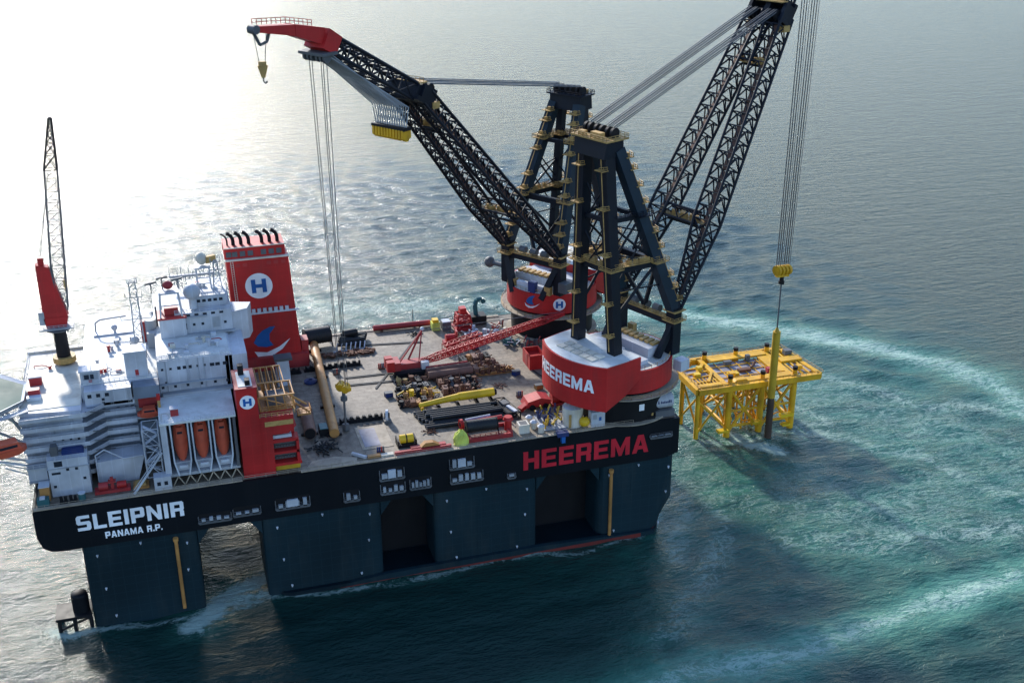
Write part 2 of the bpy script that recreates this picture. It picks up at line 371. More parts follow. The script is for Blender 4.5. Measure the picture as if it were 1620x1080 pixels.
# ------------------------------------------------------------------ sea
def make_sea():
    def axis(a, b, st, far, gr):
        c = list(np.arange(a, b+1e-6, st)); s_ = st; x = a
        lo = []
        while x > -far: s_ *= gr; x -= s_; lo.append(x)
        s_ = st; x = b; hi = []
        while x < far: s_ *= gr; x += s_; hi.append(x)
        return np.array(lo[::-1]+c+hi)
    X = axis(-110, 330, 1.6, 14000, 1.045); Y = axis(-110, 420, 1.6, 14000, 1.03)
    gx, gy = np.meshgrid(X, Y); z = np.zeros_like(gx)
    rng = np.random.RandomState(3)
    sp = np.maximum(np.gradient(X)[None, :], np.gradient(Y)[:, None])
    for i in range(46):
        lam = 5*(4.0**rng.rand()); k = 2*math.pi/lam; th = R(250)+rng.randn()*.55
        amp = .0042*lam**1.0*(.5+rng.rand()*.8)
        fade = np.clip((lam/sp-3)/3, 0, 1)
        z += fade*amp*np.sin(k*(gx*math.cos(th)+gy*math.sin(th))+rng.rand()*6.28)
    def nz(sx, sy, seed):
        r = np.random.RandomState(seed); o = np.zeros_like(gx)
        for i in range(14):
            s_ = 2**(r.rand()*2.2); o += np.sin(gx*s_/sx+r.rand()*6.3+1.7*np.sin(gy/sy*s_*.6+r.rand()*6))*np.cos(gy*s_/sy+r.rand()*6.3)/s_
        return o/4
    wx = gx+nz(14, 14, 1)*5; wy = gy+nz(14, 14, 2)*5
    def pdist(pts):
        best = np.full(gx.shape, 1e9)
        for (ax, ay), (bx, by) in zip(pts[:-1], pts[1:]):
            dx, dy = bx-ax, by-ay; t_ = np.clip(((wx-ax)*dx+(wy-ay)*dy)/(dx*dx+dy*dy), 0, 1)
            best = np.minimum(best, np.hypot(wx-ax-t_*dx, wy-ay-t_*dy))
        return best
    foam = np.zeros_like(gx); aer = np.zeros_like(gx)
    def band(pts, wd, f, a, aw=2.2):
        nonlocal foam, aer
        d = pdist(pts); foam = np.maximum(foam, f*np.exp(-(d/wd)**2)); aer = np.maximum(aer, a*np.exp(-(d/(wd*aw))**2))
    band([(215, 205), (250, 190), (279, 172), (307, 151), (338, 118), (357, 97), (372, 69), (372, 43), (377, 13)], 9, .80, 1.15)
    band([(130, -79), (152, -75), (172, -72), (192, -70), (224, -68), (260, -62), (292, -56), (320, -52), (420, -40)], 4.6, .64, 1.32, 3.0)
    band([(305, 95), (330, 56), (368, 39), (420, 30)], 8, .6, .7)
    band([(255, 55), (280, 44), (305, 20), (322, -19)], 8, .58, .8)
    band([(215, 28), (212, -10), (190, -34), (172, -55)], 7, .46, .6)
    band([(232, -17), (260, -29), (311, -33)], 8, .58, .8)
    band([(200, 40), (206, 22), (200, 2), (188, -20)], 5, .5, .6)
    band([(252, 0), (275, -20), (330, 10), (380, -10)], 30, .42, .75)
    band([(225, 60), (262, 101), (300, 70), (330, 20), (330, -40)], 36, .42, .78)
    band([(220, 20), (250, -10), (300, -30), (380, -30)], 26, .36, .8)
    band([(246, 60), (251, 46), (256, 38)], 4.5, 1.15, .9)
    band([(60, 245), (105, 238), (140, 225), (171, 222), (204, 215), (240, 195)], 10, .5, .6)
    band([(40, -7), (46, -2), (50, 4), (58, 8)], 4.2, 1.3, .6)
    band([(52, 2), (62, 0)], 2.5, 1.0, .4)
    band([(-2, 1), (4, -1), (11, -1.5), (24, -2.5)], 1.8, 1.1, .3)
    band([(24, -2.4), (60, -2.4), (110, -2.4), (186, -2.4), (194, 2), (195, 12)], 1.3, .78, .3)
    band([(228, 52), (284, 52), (282, 80), (238, 80), (228, 70), (228, 52)], 4, .66, .7)
    me = bpy.data.meshes.new('sea'); ny, nx = gx.shape
    co = np.stack([gx, gy, z], -1).reshape(-1, 3).astype(np.float32)
    idx = np.arange(nx*ny).reshape(ny, nx)
    q = np.stack([idx[:-1, :-1], idx[:-1, 1:], idx[1:, 1:], idx[1:, :-1]], -1).reshape(-1, 4)
    me.vertices.add(len(co)); me.vertices.foreach_set('co', co.ravel())
    me.loops.add(q.size); me.loops.foreach_set('vertex_index', q.ravel().astype(np.int32))
    me.polygons.add(len(q)); me.polygons.foreach_set('loop_start', np.arange(0, q.size, 4, dtype=np.int32))
    me.polygons.foreach_set('loop_total', np.full(len(q), 4, dtype=np.int32)); me.polygons.foreach_set('use_smooth', np.ones(len(q), bool))
    me.update(calc_edges=True)
    for nm, arr in (('foam', foam), ('aerated', aer)):
        at = me.attributes.new(nm, 'FLOAT', 'POINT'); at.data.foreach_set('value', arr.ravel().astype(np.float32))
    me.materials.append(M['sea'])
    o = bpy.data.objects.new('sea', me); col.objects.link(o); o['kind'] = 'structure'
make_sea()

# ------------------------------------------------------------------ hull of the vessel
hull = thing('vessel_hull', 'black and dark blue semi-submersible crane vessel hull on eight columns, floating on the sea', 'vessel', (98, 51, 0))
mb = MB()
prof = [(0, DZ), (0, 33), (1.2, 29.6), (3.2, 28.2), (6, 27.8), (192, 27.8), (197, 29.2), (197, DZ)]
mb.prismy(prof, 0, W_); box = mb.build('hull_box', 'hull', hull)
mb = MB().box(1.0, 196.2, 1.0, 101, DZ-.2, DZ+.05); mb.build('deck', 'deck', hull)
for a in ((16.5, 58, 0.25, 2.2), (75, 181, .25, 1.7), (.2, 16.5, .25, 1.6), (90, 165, 100, 101.8)): MB().box(*a, DZ, DZ+.35).build('edge_walkway', 'tan', hull)
MB().rail([(.3, 16, DZ+.3), (.3, .35, DZ+.3), (181, .35, DZ+.3)], 1.2, .06, 3.2).build('railing', 'tan', hull); MB().rail([(88, 101.6, DZ+.3), (166, 101.6, DZ+.3)], 1.2, .06, 3.2).build('railing', 'tan', hull)
fN = lambda s, t, d: (s, -d-.003, t)
def fmN(x0, z0): return lambda s, t, d: (x0+s, -.004-d, z0+t)
lettering('SLEIPNIR', fmN(11.0, 33.5), 4.9, 29.7).build('ship_name', 'letter', hull)
lettering('PANAMA R.P.', fmN(18.2, 29.9), 2.1, 15.8).build('port_name', 'letter', hull)
lettering('HEEREMA', fmN(144.0, 31.1), 6.5, 42.4).build('owner_name', 'letterred', hull)
# columns
colx = [(11.2, 43.5), (62.3, 98.3), (115, 148.6), (170, 196.6)]
def roundrect(x0, x1, y0, y1, r, n=5, which=(1, 1, 1, 1)):
    P = []
    for k, (cx, cy, a) in enumerate(((x0, y0, 180), (x1, y0, 270), (x1, y1, 0), (x0, y1, 90))):
        rr = r if which[k] else .02
        ox = cx+rr if k in (0, 3) else cx-rr; oy = cy+rr if k in (0, 1) else cy-rr
        for i in range(n+1):
            t = R(a+90*i/n); P.append((ox+rr*math.cos(t), oy+rr*math.sin(t)))
    return P
for (x0, x1) in colx:
    for y0, y1 in ((.35, 26), (76, 101.65)):
        mb = MB()
        if x0 > 160:     # raked and rounded after end
            top = roundrect(x0, 196.6, y0, y1, 3.5); bot = roundrect(x0, 191.2, y0, y1, 5.5)
            n = len(top); zs = [27.8, 12, 5, -6]; secs = []
            for z in zs:
                k = 0 if z > 11 else (1 if z < 0 else (12-z)/12*1.0)
                secs.append([(a[0]+(b[0]-a[0])*k, a[1]+(b[1]-a[1])*k, z) for a, b in zip(top, bot)])
            P = sum(secs[::-1], []); F = [tuple(range(n))[::-1], tuple(range(3*n, 4*n))]
            for j in range(3): F += [(j*n+i, j*n+(i+1) % n, (j+1)*n+(i+1) % n, (j+1)*n+i) for i in range(n)]
            mb.add(P, F)
        else: mb.prism(roundrect(x0, x1, y0, y1, 1.6), -6, 27.8)
        c = mb.build('column', 'column', hull)
        if y0 < 1:
            s = MB()
            for px_, pz in ((.12, 24.5), (.9, 24.2), (.15, 13), (.88, 15), (.5, 26.6), (.2, 3.2), (.8, 3.4)):
                X = x0+(x1-x0)*px_
                s.cbox((X, .15, pz), (.6, .5, .35)); s.cbox((X, .0, pz-.4), (.3, .3, .3))
            s.build('side_light', 'silver', c)
            g = MB()
            if x0 > 100 or x0 < 12:
                for i in range(9):
                    for j in range(5 if x0 < 160 else 4):
                        zz = (21.5 if x0 < 150 else 24)-j*1.25
                        g.cbox((x0+(x1-x0)*.42+i*1.15, .33, zz), (.42, .16, .42))
                if 100 < x0 < 160:
                    for i in range(10):
                        for j in range(6): g.cbox((x0+(x1-x0)*.42+i*1.15, .33, 9.5-j*1.2), (.5, .16, .5))
                g.box(x0+(x1-x0)*.42-.3, x0+(x1-x0)*.42+10.7, .29, .345, 1.6 if 100 < x0 < 160 else 17, 24.6); g.build('draft_marks', 'column', c)
# haunches under the box at the column heads
for a, b in ((43.5, 62.3), (98.3, 115), (148.6, 170)):
    for y0, y1 in ((1.0, 25), (77, 101)):
        MB().prismy([(a, 27.8), (a, 22.5), (a+3.8, 27.8)], y0, y1).build('haunch', 'column', hull); MB().prismy([(b-3.8, 27.8), (b, 22.5), (b, 27.8)], y0, y1).build('haunch', 'column', hull)
mb = MB()
for x in (52, 79, 106, 132, 159): MB().box(x-2.2, x+2.2, 26, 76, 22, 27.8).build('deck_shade_girder', 'black', hull)
# pontoons
for y0, y1, xa in ((-1.2, 26, 64), (76, 103.2, 64)):
    P = roundrect(xa, 192.5, y0, y1, 6, 6); MB().prism(roundrect(5, xa-.1, y0, y1, 5, 6), -10, -1.2).build('pontoon', 'pontoon', hull)
    mb = MB().prism(P, -10, 1.3); mb.build('pontoon', 'pontoon', hull)
for y in (38, 62): MB().box(6, 190, y-1, y+1, 19, 27.8).build('deck_shade_girder', 'black', hull)  # lengthwise girders added to block bright reflections on the water underneath
mb = MB()
P = [(x, y) for x, y in roundrect(5, 192.5, -1.2, 22, 8, 6)]
mb.add([(84, -1.26, -.5), (184.5, -1.26, -.5), (189, -.1, -.5), (191.2, 2.0, -.5), (84, -1.26, .15), (184.5, -1.26, 1.25), (189, -.1, 1.4), (191.2, 2.0, 1.5)],
       [(0, 1, 5, 4), (1, 2, 6, 5), (2, 3, 7, 6)])
mb.build('boot_top', 'antifoul', hull)
MB().prismy([(86, -1), (189.4, -1), (189.4, 1.35), (150, 2.7), (100, 2.3), (86, 1.2)], -1.24, .3).build('pontoon_bulge', 'column', hull)
for a, b in ((98.4, 114.9), (148.7, 169.9)): MB().box(a, b, 13, 14, -2, 27.79).build('gap_shade_panel', 'black', hull)  # black walls added behind two column gaps to keep them dark
# yellow fender pipes on the first and last columns
for x in (37.2, 173.7):
    mb = MB(); mb.tube((x, -.35, 2.0), (x, -.35, 25.6), .55, 10); mb.tube((x, -.35, 25.6), (x, -.35, 26.6), .8, 10)
    mb.build('fender_pipe', 'ochre', hull)
# recessed side platforms in the black band
def pocket(x0, x1, z0, z1, n, bright=True):
    fr = MB(); fr.prismy([(x0-.5, z0), (x0-.1, z0-.55), (x1+.1, z0-.55), (x1+.5, z0), (x1+.5, z0+.35), (x0-.5, z0+.35)], -.8, -.02); fr.beam((x0-.3, -.5, z0+.3), (x0-.3, -.2, z1), .25); fr.beam((x1+.3, -.5, z0+.3), (x1+.3, -.2, z1), .25)
    f = fr.build('side_platform', 'dgrey', hull)
    if bright: MB().box(x0+(x1-x0)*.32, x0+(x1-x0)*.66, -.9, -.3, z0+.36, z1-.1).build('cabinet', 'silver', f)
    b = MB(); k = (x1-x0)/n
    for i in range(n):
        h = (z1-z0)*random.uniform(.45, .95); b.cbox((x0+(i+.5)*k, -.45, z0+h/2), (k*random.uniform(.45, .8), .7, h))
    b.build('locker', 'grey', f)
    r = MB(); r.rail([(x0-.3, -.75, z0+.3), (x1+.3, -.75, z0+.3)], 1.1, .06, 1.5); r.build('platform_rail', 'dgrey', f)
    d = MB(); d.box(x0-.2, x1+.2, -.03, -.006, z0, z1+.5); d.build('recess_panel', 'black', f)
for a in ((44.6, 53.4, 30.4, 32.4, 4, False), (54.6, 62.0, 31.0, 33.0, 3, False), (67, 76.6, 31.0, 33.8, 4, True), (87.4, 91.6, 30.2, 33.0, 2, False),
          (98.6, 105.6, 35.6, 38.8, 3, True), (98.7, 105.7, 30.8, 33.8, 4, False), (107.8, 113.8, 31.0, 34.0, 5, False), (120.4, 127.6, 35.8, 39.0, 3, True),
          (120.6, 130.4, 30.8, 33.8, 5, False), (139.0, 141.0, 29.6, 31.0, 1, False), (187, 194, 36.2, 37.0, 3, False)):
    pocket(*a)
# bow guard at the waterline, left of the first column
t = thing('bow_fender', 'dark rounded fender tank on a frame at the waterline, left of the first blue column', 'fender', (6.5, 6, 0))
mb = MB(); mb.tube((8.0, 3.5, 5.0), (8.0, 3.5, 10.2), 2.4, 18); mb.sphere((8.0, 3.5, 10.2), 2.4, 18, .5); mb.build('tank', 'hull', t)
mb = MB()
for x, y in ((1.6, 1), (6, .3), (10.4, 1), (1.6, 7)): mb.tube((x, y, -2), (x, y, 4), .6, 8)
mb.box(.8, 11, 0, 8, 4, 5.0); mb.beam((1.6, 1, .5), (10.4, 1, 3.5), .5); mb.build('frame', 'black', t)

# ------------------------------------------------------------------ accommodation block
acc = thing('accommodation_block', 'white multi-deck accommodation block with balconies at the left end of the vessel', 'building', (25, 35, DZ))
mb = MB()
mb.prism([(-1, 17), (15.8, 14.5), (15.8, 62), (-1, 62)], DZ, 64.4)
mb.build('bow_wing', 'white', acc)
mb = MB(); mb.box(-1.6, 16.4, 60.2, 62.3, 64.4, 65.3); mb.box(-.8, 15.6, 18.2, 60, 64.4, 64.62); mb.build('bow_roof', 'cream', acc)
mb = MB(); mb.box(16, 37.8, 22, 80, DZ, 68.2); mb.build('middle_wing', 'white', acc)
mb = MB(); mb.box(37.9, 59.6, 22.4, 80, DZ, 73.2); mb.box(57.5, 64, 22.4, 44, DZ, 72.6); mb.build('tall_wing', 'white', acc)
mb = MB(); mb.box(16.6, 37.6, 23, 79, 68.2, 68.45); mb.box(38.5, 59, 23, 79, 73.2, 73.45); mb.build('roof_deck', 'roof', acc)
# balcony decks along the front, stepped like the photo
for i in range(7):
    z = 44.8+i*3.05
    b = MB(); b.box(-.9, 15.6, 12.2+(.3 if i > 4 else 0), 16.9, z, z+.28)
    b.prism([(15.6, 12.4), (17, 12.4), (22, 17.5), (30.5, 17.5), (30.5, 21.9), (15.6, 21.9)], z+.01, z+.29)
    q = b.build('balcony', 'white', acc)
    b = MB(); b.prism([(-.9, 12.2), (15.6, 12.2), (17, 12.35), (22, 17.4), (30.5, 17.4), (30.5, 17.55), (21.9, 17.55), (16.9, 12.5), (-.9, 12.35)], z+.29, z+1.35)
    b.build('parapet', 'white', q)
    b = MB(); b.tube((17, 12.6, z+1.4), (22, 17.5, z-1.3), .14, 5); b.tube((18.4, 12.2, z+1.4), (23.4, 17.1, z-1.3), .14, 5); b.build('stair', 'dgrey', q)
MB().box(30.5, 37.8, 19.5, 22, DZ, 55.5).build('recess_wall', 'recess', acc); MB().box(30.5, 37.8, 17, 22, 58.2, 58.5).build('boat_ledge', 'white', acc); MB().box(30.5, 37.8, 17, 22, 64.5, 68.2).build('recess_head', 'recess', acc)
mb = MB(); mb.box(17, 30, 17.4, 22, 63.6, 68.4); mb.build('front_bay', 'white', acc)
mb = MB()
for x in (0.5, 3.4, 9.3, 12.2): mb.cbox((x, 14.2+(15.8-x)*.02, 52.5), (.01, .01, .01))
for i in range(6): 
    for x in (2.5, 6.5, 10.5, 14): pass
def win(x, y, z, w_=.9, h=.9, par=None):
    m = MB(); m.box(x-w_/2, x+w_/2, y-.06, y+.02, z-h/2, z+h/2); return m.build('window', 'window', par or acc)
for x, z in ((4.2, 62.0), (8.2, 62.2), (12.0, 62.5), (4.6, 59.0), (8.6, 59.2), (6.0, 56.0), (10, 56.1), (3.0, 53.0)): win(x, 17-(x+1)*.149-.02, z, .9, .9)
for x in (18.4, 20.8, 23.2): win(x, 17.38, 67.0, 1.1, 1.1)
for z in (65.8, 64.6): win(22.0, 17.38, z-.2, .8, .8)
for x in (44.0, 45.6, 47.2): win(x, 22.38, 70.4, 1.0, 1.0)
for x in (53.6, 55.2, 57.4): win(x, 22.38, 70.3, 1.3, 1.0)
win(40, 22.38, 66.0, .8, .8)
mb = MB(); mb.box(37.9, 57, 21.2, 22.4, 65.6, 65.9); mb.box(38.5, 59.8, 20.2, 22.4, 62.5, 63.2); mb.build('gallery', 'grey', acc)
# low house in front of the bow wing
h = thing('deck_house', 'low flat-fronted white deck house above the left end of the hull', 'building', (10.5, 9, DZ))
mb = MB(); mb.box(5.2, 16, 7, 12.0, DZ, 53.4); mb.build('house', 'white', h)
mb = MB(); mb.box(4.9, 16.3, 6.7, 12.0, 50.6, 50.85); mb.box(-.6, 4.9, 8.5, 12.0, 50.5, 50.8); mb.box(-.6, 4.9, 8.5, 12.0, 46.2, 46.5); mb.build('deck_edge', 'grey', h)
mb = MB(); mb.box(-.4, 4.6, 9.4, 12.0, 46.5, 50.5); mb.build('side_house', 'white', h)
mb = MB(); mb.rail([(5.3, 7.1, 53.4), (15.9, 7.1, 53.4)], 1.1, .07, 1.8); mb.rail([(-.5, 8.6, 50.8), (4.8, 8.6, 50.8)], 1.1, .07, 1.6); mb.build('rail', 'white', h)
MB().box(7, 9.2, 6.94, 6.98, 51.2, 52.9).build('window', 'window', h); MB().box(6, 8.4, 6.94, 6.98, 48.8, 49.5).build('window', 'window', h)
h = thing('blue_cargo_net', 'long dark blue canvas cover lying on the roof of the low white deck house', 'cover', (12, 10.4, 53.4))
mb = MB(); mb.box(9.2, 15.2, 9.2, 11.6, 53.42, 54.6); mb.box(9.5, 14.9, 9.5, 11.3, 54.6, 55.0); mb.build('cover', 'dblue', h)
h = thing('ventilator', 'dark grey hooded ventilator on the roof of the low white deck house', 'ventilator', (7, 10, 53.4))
mb = MB(); mb.box(6.2, 8.2, 9.4, 11, 53.42, 55); mb.prismy([(6, 55), (8.4, 55), (8, 56.6), (6.4, 56.6)], 9, 11.4); mb.build('hood', 'dgrey', h)
h = thing('deck_store', 'white store with sloping stair side between low house and lifeboat frame', 'building', (22, 10, DZ))
mb = MB(); mb.prismy([(18, DZ), (29, DZ), (31.5, 49.6), (18, 49.0)], 10.5, 17.3); mb.build('house', 'white', h)
mb = MB(); mb.path([(18, 10.2, DZ), (18, 10.2, 51.5), (20.6, 10.2, 53), (25.6, 10.2, 49.4), (31, 10.2, 49.6)], .22); mb.build('stair_frame', 'white', h)
# things on the forward deck
def junk(name, label, cat, x, y, z, items, grp=None):
    t = thing(name, label, cat, (x, y, z), grp)
    for nm, mat, mbx in items: mbx.build(nm, mat, t)
    return t
def B(*a): return MB().box(*a)
junk('forklift', 'red deck winch machine standing on the forward deck beside the white store', 'winch', 21, 5.6, DZ, [
    ('bed', 'dred', MB().box(16.8, 26.6, 4.4, 7.4, DZ+.1, DZ+1.0)), ('drum', 'dred', MB().tube((18, 5.9, DZ+1.9), (20.6, 5.9, DZ+1.9), 1.2, 14)),
    ('drum', 'red', MB().tube((23, 5.9, DZ+1.8), (25.6, 5.9, DZ+1.8), 1.0, 14)), ('mast', 'dred', MB().box(21.3, 22.2, 5.4, 6.4, DZ+1, DZ+4.4).box(20.7, 22.8, 5, 6.8, DZ+3.0, DZ+3.4))])
junk('yellow_locker', 'ochre yellow locker at the far left corner of the forward deck', 'locker', 3, 6, DZ, [
    ('body', 'ochre', B(2.2, 4.8, 5.0, 8.2, DZ, DZ+4.6)), ('lid', 'silver', B(2.0, 5.0, 4.8, 8.4, DZ+4.6, DZ+4.9))])
junk('green_crate', 'teal green crate beside the ochre locker at the hull corner', 'crate', 2, 3, DZ, [
    ('body', 'teal', B(1.4, 4.6, 2.2, 4.4, DZ, DZ+2.2)), ('lid', 'silver', B(2.2, 3.6, 2.4, 4.0, DZ+2.2, DZ+2.6))])
junk('teal_barrel', 'pale teal drum on the forward deck above the first letters of the hull name', 'drum', 13.4, 3.2, DZ, [
    ('body', 'teal', MB().tube((13.4, 3.2, DZ), (13.4, 3.2, DZ+2.2), 1.0, 14)), ('lid', 'silver', MB().tube((13.4, 3.2, DZ+2.2), (13.4, 3.2, DZ+2.45), 1.05, 14))])
for x, s_ in ((8.4, 'left'), (11.0, 'right')):
    junk('mooring_bitt', 'dark double mooring bitt beside the teal drum, %s one of two' % s_, 'bollard', x, 3, DZ, [
        ('base', 'black', B(x-1.1, x+1.1, 2.3, 3.7, DZ, DZ+.4)), ('post', 'black', MB().tube((x-.6, 3, DZ+.4), (x-.6, 3, DZ+2.1), .42, 10)), ('post', 'black', MB().tube((x+.6, 3, DZ+.4), (x+.6, 3, DZ+1.9), .42, 10))], 'mooring bitts')
junk('yellow_pallet', 'flat ochre pallet stack on the forward deck left of the white lattice stair tower', 'pallet', 29, 6, DZ, [
    ('pallet', 'ochre', B(27.4, 31.8, 4.4, 8.4, DZ, DZ+.7)), ('pallet', 'gold', B(28, 31, 5, 8, DZ+.7, DZ+1.2))])
# stair tower
t = thing('stair_tower', 'white lattice stair tower with diagonal gangway, left of the lifeboat frame', 'stair tower', (34, 7, DZ))
mb = MB(); mb.lattice([(31.8, 5, DZ+3), (36.2, 5, DZ+3), (36.2, 11, DZ+3), (31.8, 11, DZ+3)], [(31.8, 5, 60), (36.2, 5, 60), (36.2, 11, 60), (31.8, 11, 60)], 3, .22, .13, 'Z'); mb.build('frame', 'white', t)
for i in range(5):
    z = DZ+4+i*3.0
    MB().prismy([(32.2, z), (35.8, z+2.6), (35.8, z+2.9), (32.2, z+.3)] if i % 2 else [(32.2, z+2.6), (35.8, z), (35.8, z+.3), (32.2, z+2.9)], 6, 7.4).build('flight', 'silver', t)
mb = MB().beam((36.6, 3.6, 53), (27.6, 1.2, DZ+.5), .5, .5); mb.tube((36.6, 3.6, 54), (27.6, 1.2, DZ+1.7), .1, 5); mb.build('gangway', 'silver', t)
junk('control_cabin', 'small white cabin with two windows on the near deck edge under the lifeboat frame', 'cabin', 35.6, 2.4, DZ, [
    ('cabin', 'white', B(33.4, 38.2, 1.2, 4.6, DZ+.1, DZ+4.6)), ('window', 'window', B(34.2, 35.2, 1.12, 1.19, DZ+2, DZ+3.2)), ('window', 'window', B(36.2, 37.2, 1.12, 1.19, DZ+2, DZ+3.2))])
# lifeboat frame
lf = thing('lifeboat_station', 'white frame with a flat roof holding three upright orange lifeboats', 'lifeboat frame', (47.5, 10, DZ))
mb = MB(); mb.box(36.8, 58.1, 2.4, 20.4, 61.9, 62.5); mb.build('roof', 'roof', lf)
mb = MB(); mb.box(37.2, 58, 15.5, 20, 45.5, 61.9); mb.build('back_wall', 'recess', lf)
mb = MB(); mb.box(36.9, 38.6, 2.8, 15.5, 45.5, 61.9); mb.build('side_wall', 'white', lf)
mb = MB(); mb.box(57.1, 57.9, 3, 15.5, 45.5, 61.9); mb.build('side_wall', 'dgrey', lf)
mb = MB(); mb.box(36.8, 58, 3.5, 20, 44.6, 45.5); mb.build('floor', 'grey', lf)
for i in range(3):
    x0 = 39.6+i*5.9; x1 = x0+4.9
    mb = MB()
    for x, s in ((x0, 1), (x1, -1)):
        mb.beam((x, 3.2, 61.8), (x+s*.1, 3.2, 49.5), .42, .5, (0, 1, 0)); mb.beam((x+s*.1, 3.2, 49.5), (x+s*1.0, 3.2, 45.0), .42, .5, (0, 1, 0))
        mb.beam((x, 3.6, 55), (x, 15.5, 55), .3, .4); mb.beam((x, 3.6, 49.5), (x, 15.5, 49.5), .3, .4)
    mb.box(x0+1.3, x1-1.3, 3.0, 3.5, 47.4, 48.2)
    mb.build('davit_rail', 'silver', lf)
    mb = MB().prismy([(x0+.6, 45.6), (x1-.6, 45.6), (x1-.1, 48.4), (x0+.1, 48.4)], 5, 14); mb.build('cradle', 'white', lf)
for i in range(6):
    x = 38.6+i*3.3
    mb = MB().beam((x, 3.4, DZ), (x+1.65, 3.4, 44.7), .3); mb.beam((x+3.3, 3.4, DZ), (x+1.65, 3.4, 44.7), .3); mb.build('truss', 'tan', lf)
    MB().beam((x, 18, DZ), (x, 18, 44.7), .5).build('stanchion', 'tan', lf)
# lifeboats: upright capsule hull with a cabin and stern
pos = ['left', 'middle', 'right']
for i in range(3):
    xc = 42.05+i*5.9
    t = thing('lifeboat', '%s of the three upright orange free-fall lifeboats in the white frame' % pos[i], 'lifeboat', (xc, 8, 48), 'upright lifeboats')
    mb = MB(); n = 18; secs = [(47.5, .15), (48.3, .8), (49.6, 1.4), (51.6, 1.85), (54.2, 2.02), (57, 1.95), (59, 1.7), (60.2, 1.2)]
    P = []
    for z, r in secs:
        for k in range(n):
            a = 2*math.pi*k/n; P.append((xc+r*math.cos(a), 7.2+1.15*r*math.sin(a)+(z-54)*.08, z))
    F = [tuple(range(n))[::-1], tuple(range((len(secs)-1)*n, len(secs)*n))]
    mb.add(P, [(j*n+k, j*n+(k+1) % n, (j+1)*n+(k+1) % n, (j+1)*n+k) for j in range(len(secs)-1) for k in range(n)], True); mb.add(P, F)
    mb.build('hull', 'orange', t)
    mb = MB().prismy([(xc-1.0, 56.2), (xc+1.0, 56.2), (xc+.8, 59.6), (xc-.8, 59.6)], 4.7, 7); mb.build('cabin', 'orange', t)
    mb = MB().box(xc-.7, xc+.7, 4.62, 4.7, 57.6, 58.3); mb.build('window', 'window', t)
    mb = MB().tube((xc, 7.5, 60.1), (xc, 7.5, 61.3), .55, 10); mb.box(xc-.9, xc+.9, 6.8, 8, 60.4, 60.7); mb.build('stern_gear', 'gold', t)
# roof items
junk('red_roof_box', 'small red box with a pale pink lid on the lifeboat frame roof', 'box', 41.2, 7.5, 62.5, [
    ('box', 'dred', B(40.2, 42.4, 6.6, 8.8, 62.5, 64.6)), ('lid', 'white', B(40.1, 42.5, 6.5, 8.9, 64.6, 64.8))])
junk('white_davit', 'small white davit with a hooked arm at the roof corner of the lifeboat frame', 'davit', 38.6, 5, 62.5, [
    ('post', 'white', MB().tube((37.6, 4.2, 62.5), (37.6, 4.2, 65), .3, 8)), ('arm', 'white', MB().path([(37.6, 4.2, 65), (39.6, 4.0, 65), (40.0, 3.8, 64), (39.4, 3.6, 63.4)], .25))])
junk('red_post_light', 'red and yellow signal post at the left rear corner of the lifeboat frame roof', 'signal post', 37.2, 14, 62.5, [
    ('post', 'gold', B(36.9, 37.7, 13.6, 14.4, 62.5, 64.8)), ('lamp', 'red', B(36.8, 37.8, 13.5, 14.5, 64.8, 66.6))])
# rescue boats
def rescue_boat(org, rz, label, L=8.5, s=1.0):
    t = thing('rescue_boat', label, 'boat', org)
    t.rotation_euler = (0, 0, rz)
    ox, oy, oz = org
    mb = MB(); n = 9; P = []
    for i in range(n):
        u = -1+2*i/(n-1); hw = 1.5*s*(1-abs(u)**3.5)**.6+.05; z0 = .45*s*abs(u)**2
        P += [(ox+u*L/2, oy-hw, oz+1.5*s), (ox+u*L/2, oy-hw*.75, oz+z0+.25), (ox+u*L/2, oy, oz+z0), (ox+u*L/2, oy+hw*.75, oz+z0+.25), (ox+u*L/2, oy+hw, oz+1.5*s)]
    F = []
    for i in range(n-1):
        for k in range(4): F.append((5*i+k, 5*i+5+k, 5*i+6+k, 5*i+1+k))
        F.append((5*i, 5*i+4, 5*i+9, 5*i+5))
    mb.add(P, F); mb.build('hull', 'orange', t)
    mb = MB().prismy([(ox-L*.32, oz+1.5*s), (ox+L*.34, oz+1.5*s), (ox+L*.28, oz+2.7*s), (ox-L*.22, oz+2.7*s)], oy-1.15*s, oy+1.15*s); mb.build('canopy', 'orange', t)
    mb = MB().box(ox-L*.2, ox+L*.25, oy-1.2*s, oy-1.151*s, oz+1.8*s, oz+2.3*s); mb.build('window', 'window', t)
    return t
rescue_boat((34.1, 16.6, 58.55), 0, 'orange rescue boat stowed in the white recess left of the lifeboat frame', 6.6, 1.15)
junk('red_canopy', 'dark red canopy behind the orange rescue boat in the white recess', 'canopy', 34.6, 20.6, 58.5, [('cover', 'dred', B(31.4, 37.6, 19.4, 21.8, 60.4, 64.3))])
rescue_boat((-4.6, 8.5, 56.0), R(18), 'large orange lifeboat hung outboard of the bow wing at the far left', 10.5, 1.6)
junk('bow_davit', 'grey davit frame under the large orange lifeboat at the far left', 'davit', -3, 14, 50, [
    ('arm', 'silver', MB().beam((-1, 13, 50), (-8, 7, 55.6), .6).beam((-1, 16, 50), (-8, 10, 55.6), .6)), ('tie', 'silver', MB().tube((-1, 13, 47), (-6, 9, 52), .2, 6).tube((-1, 16, 47), (-6, 11, 52), .2, 6))])
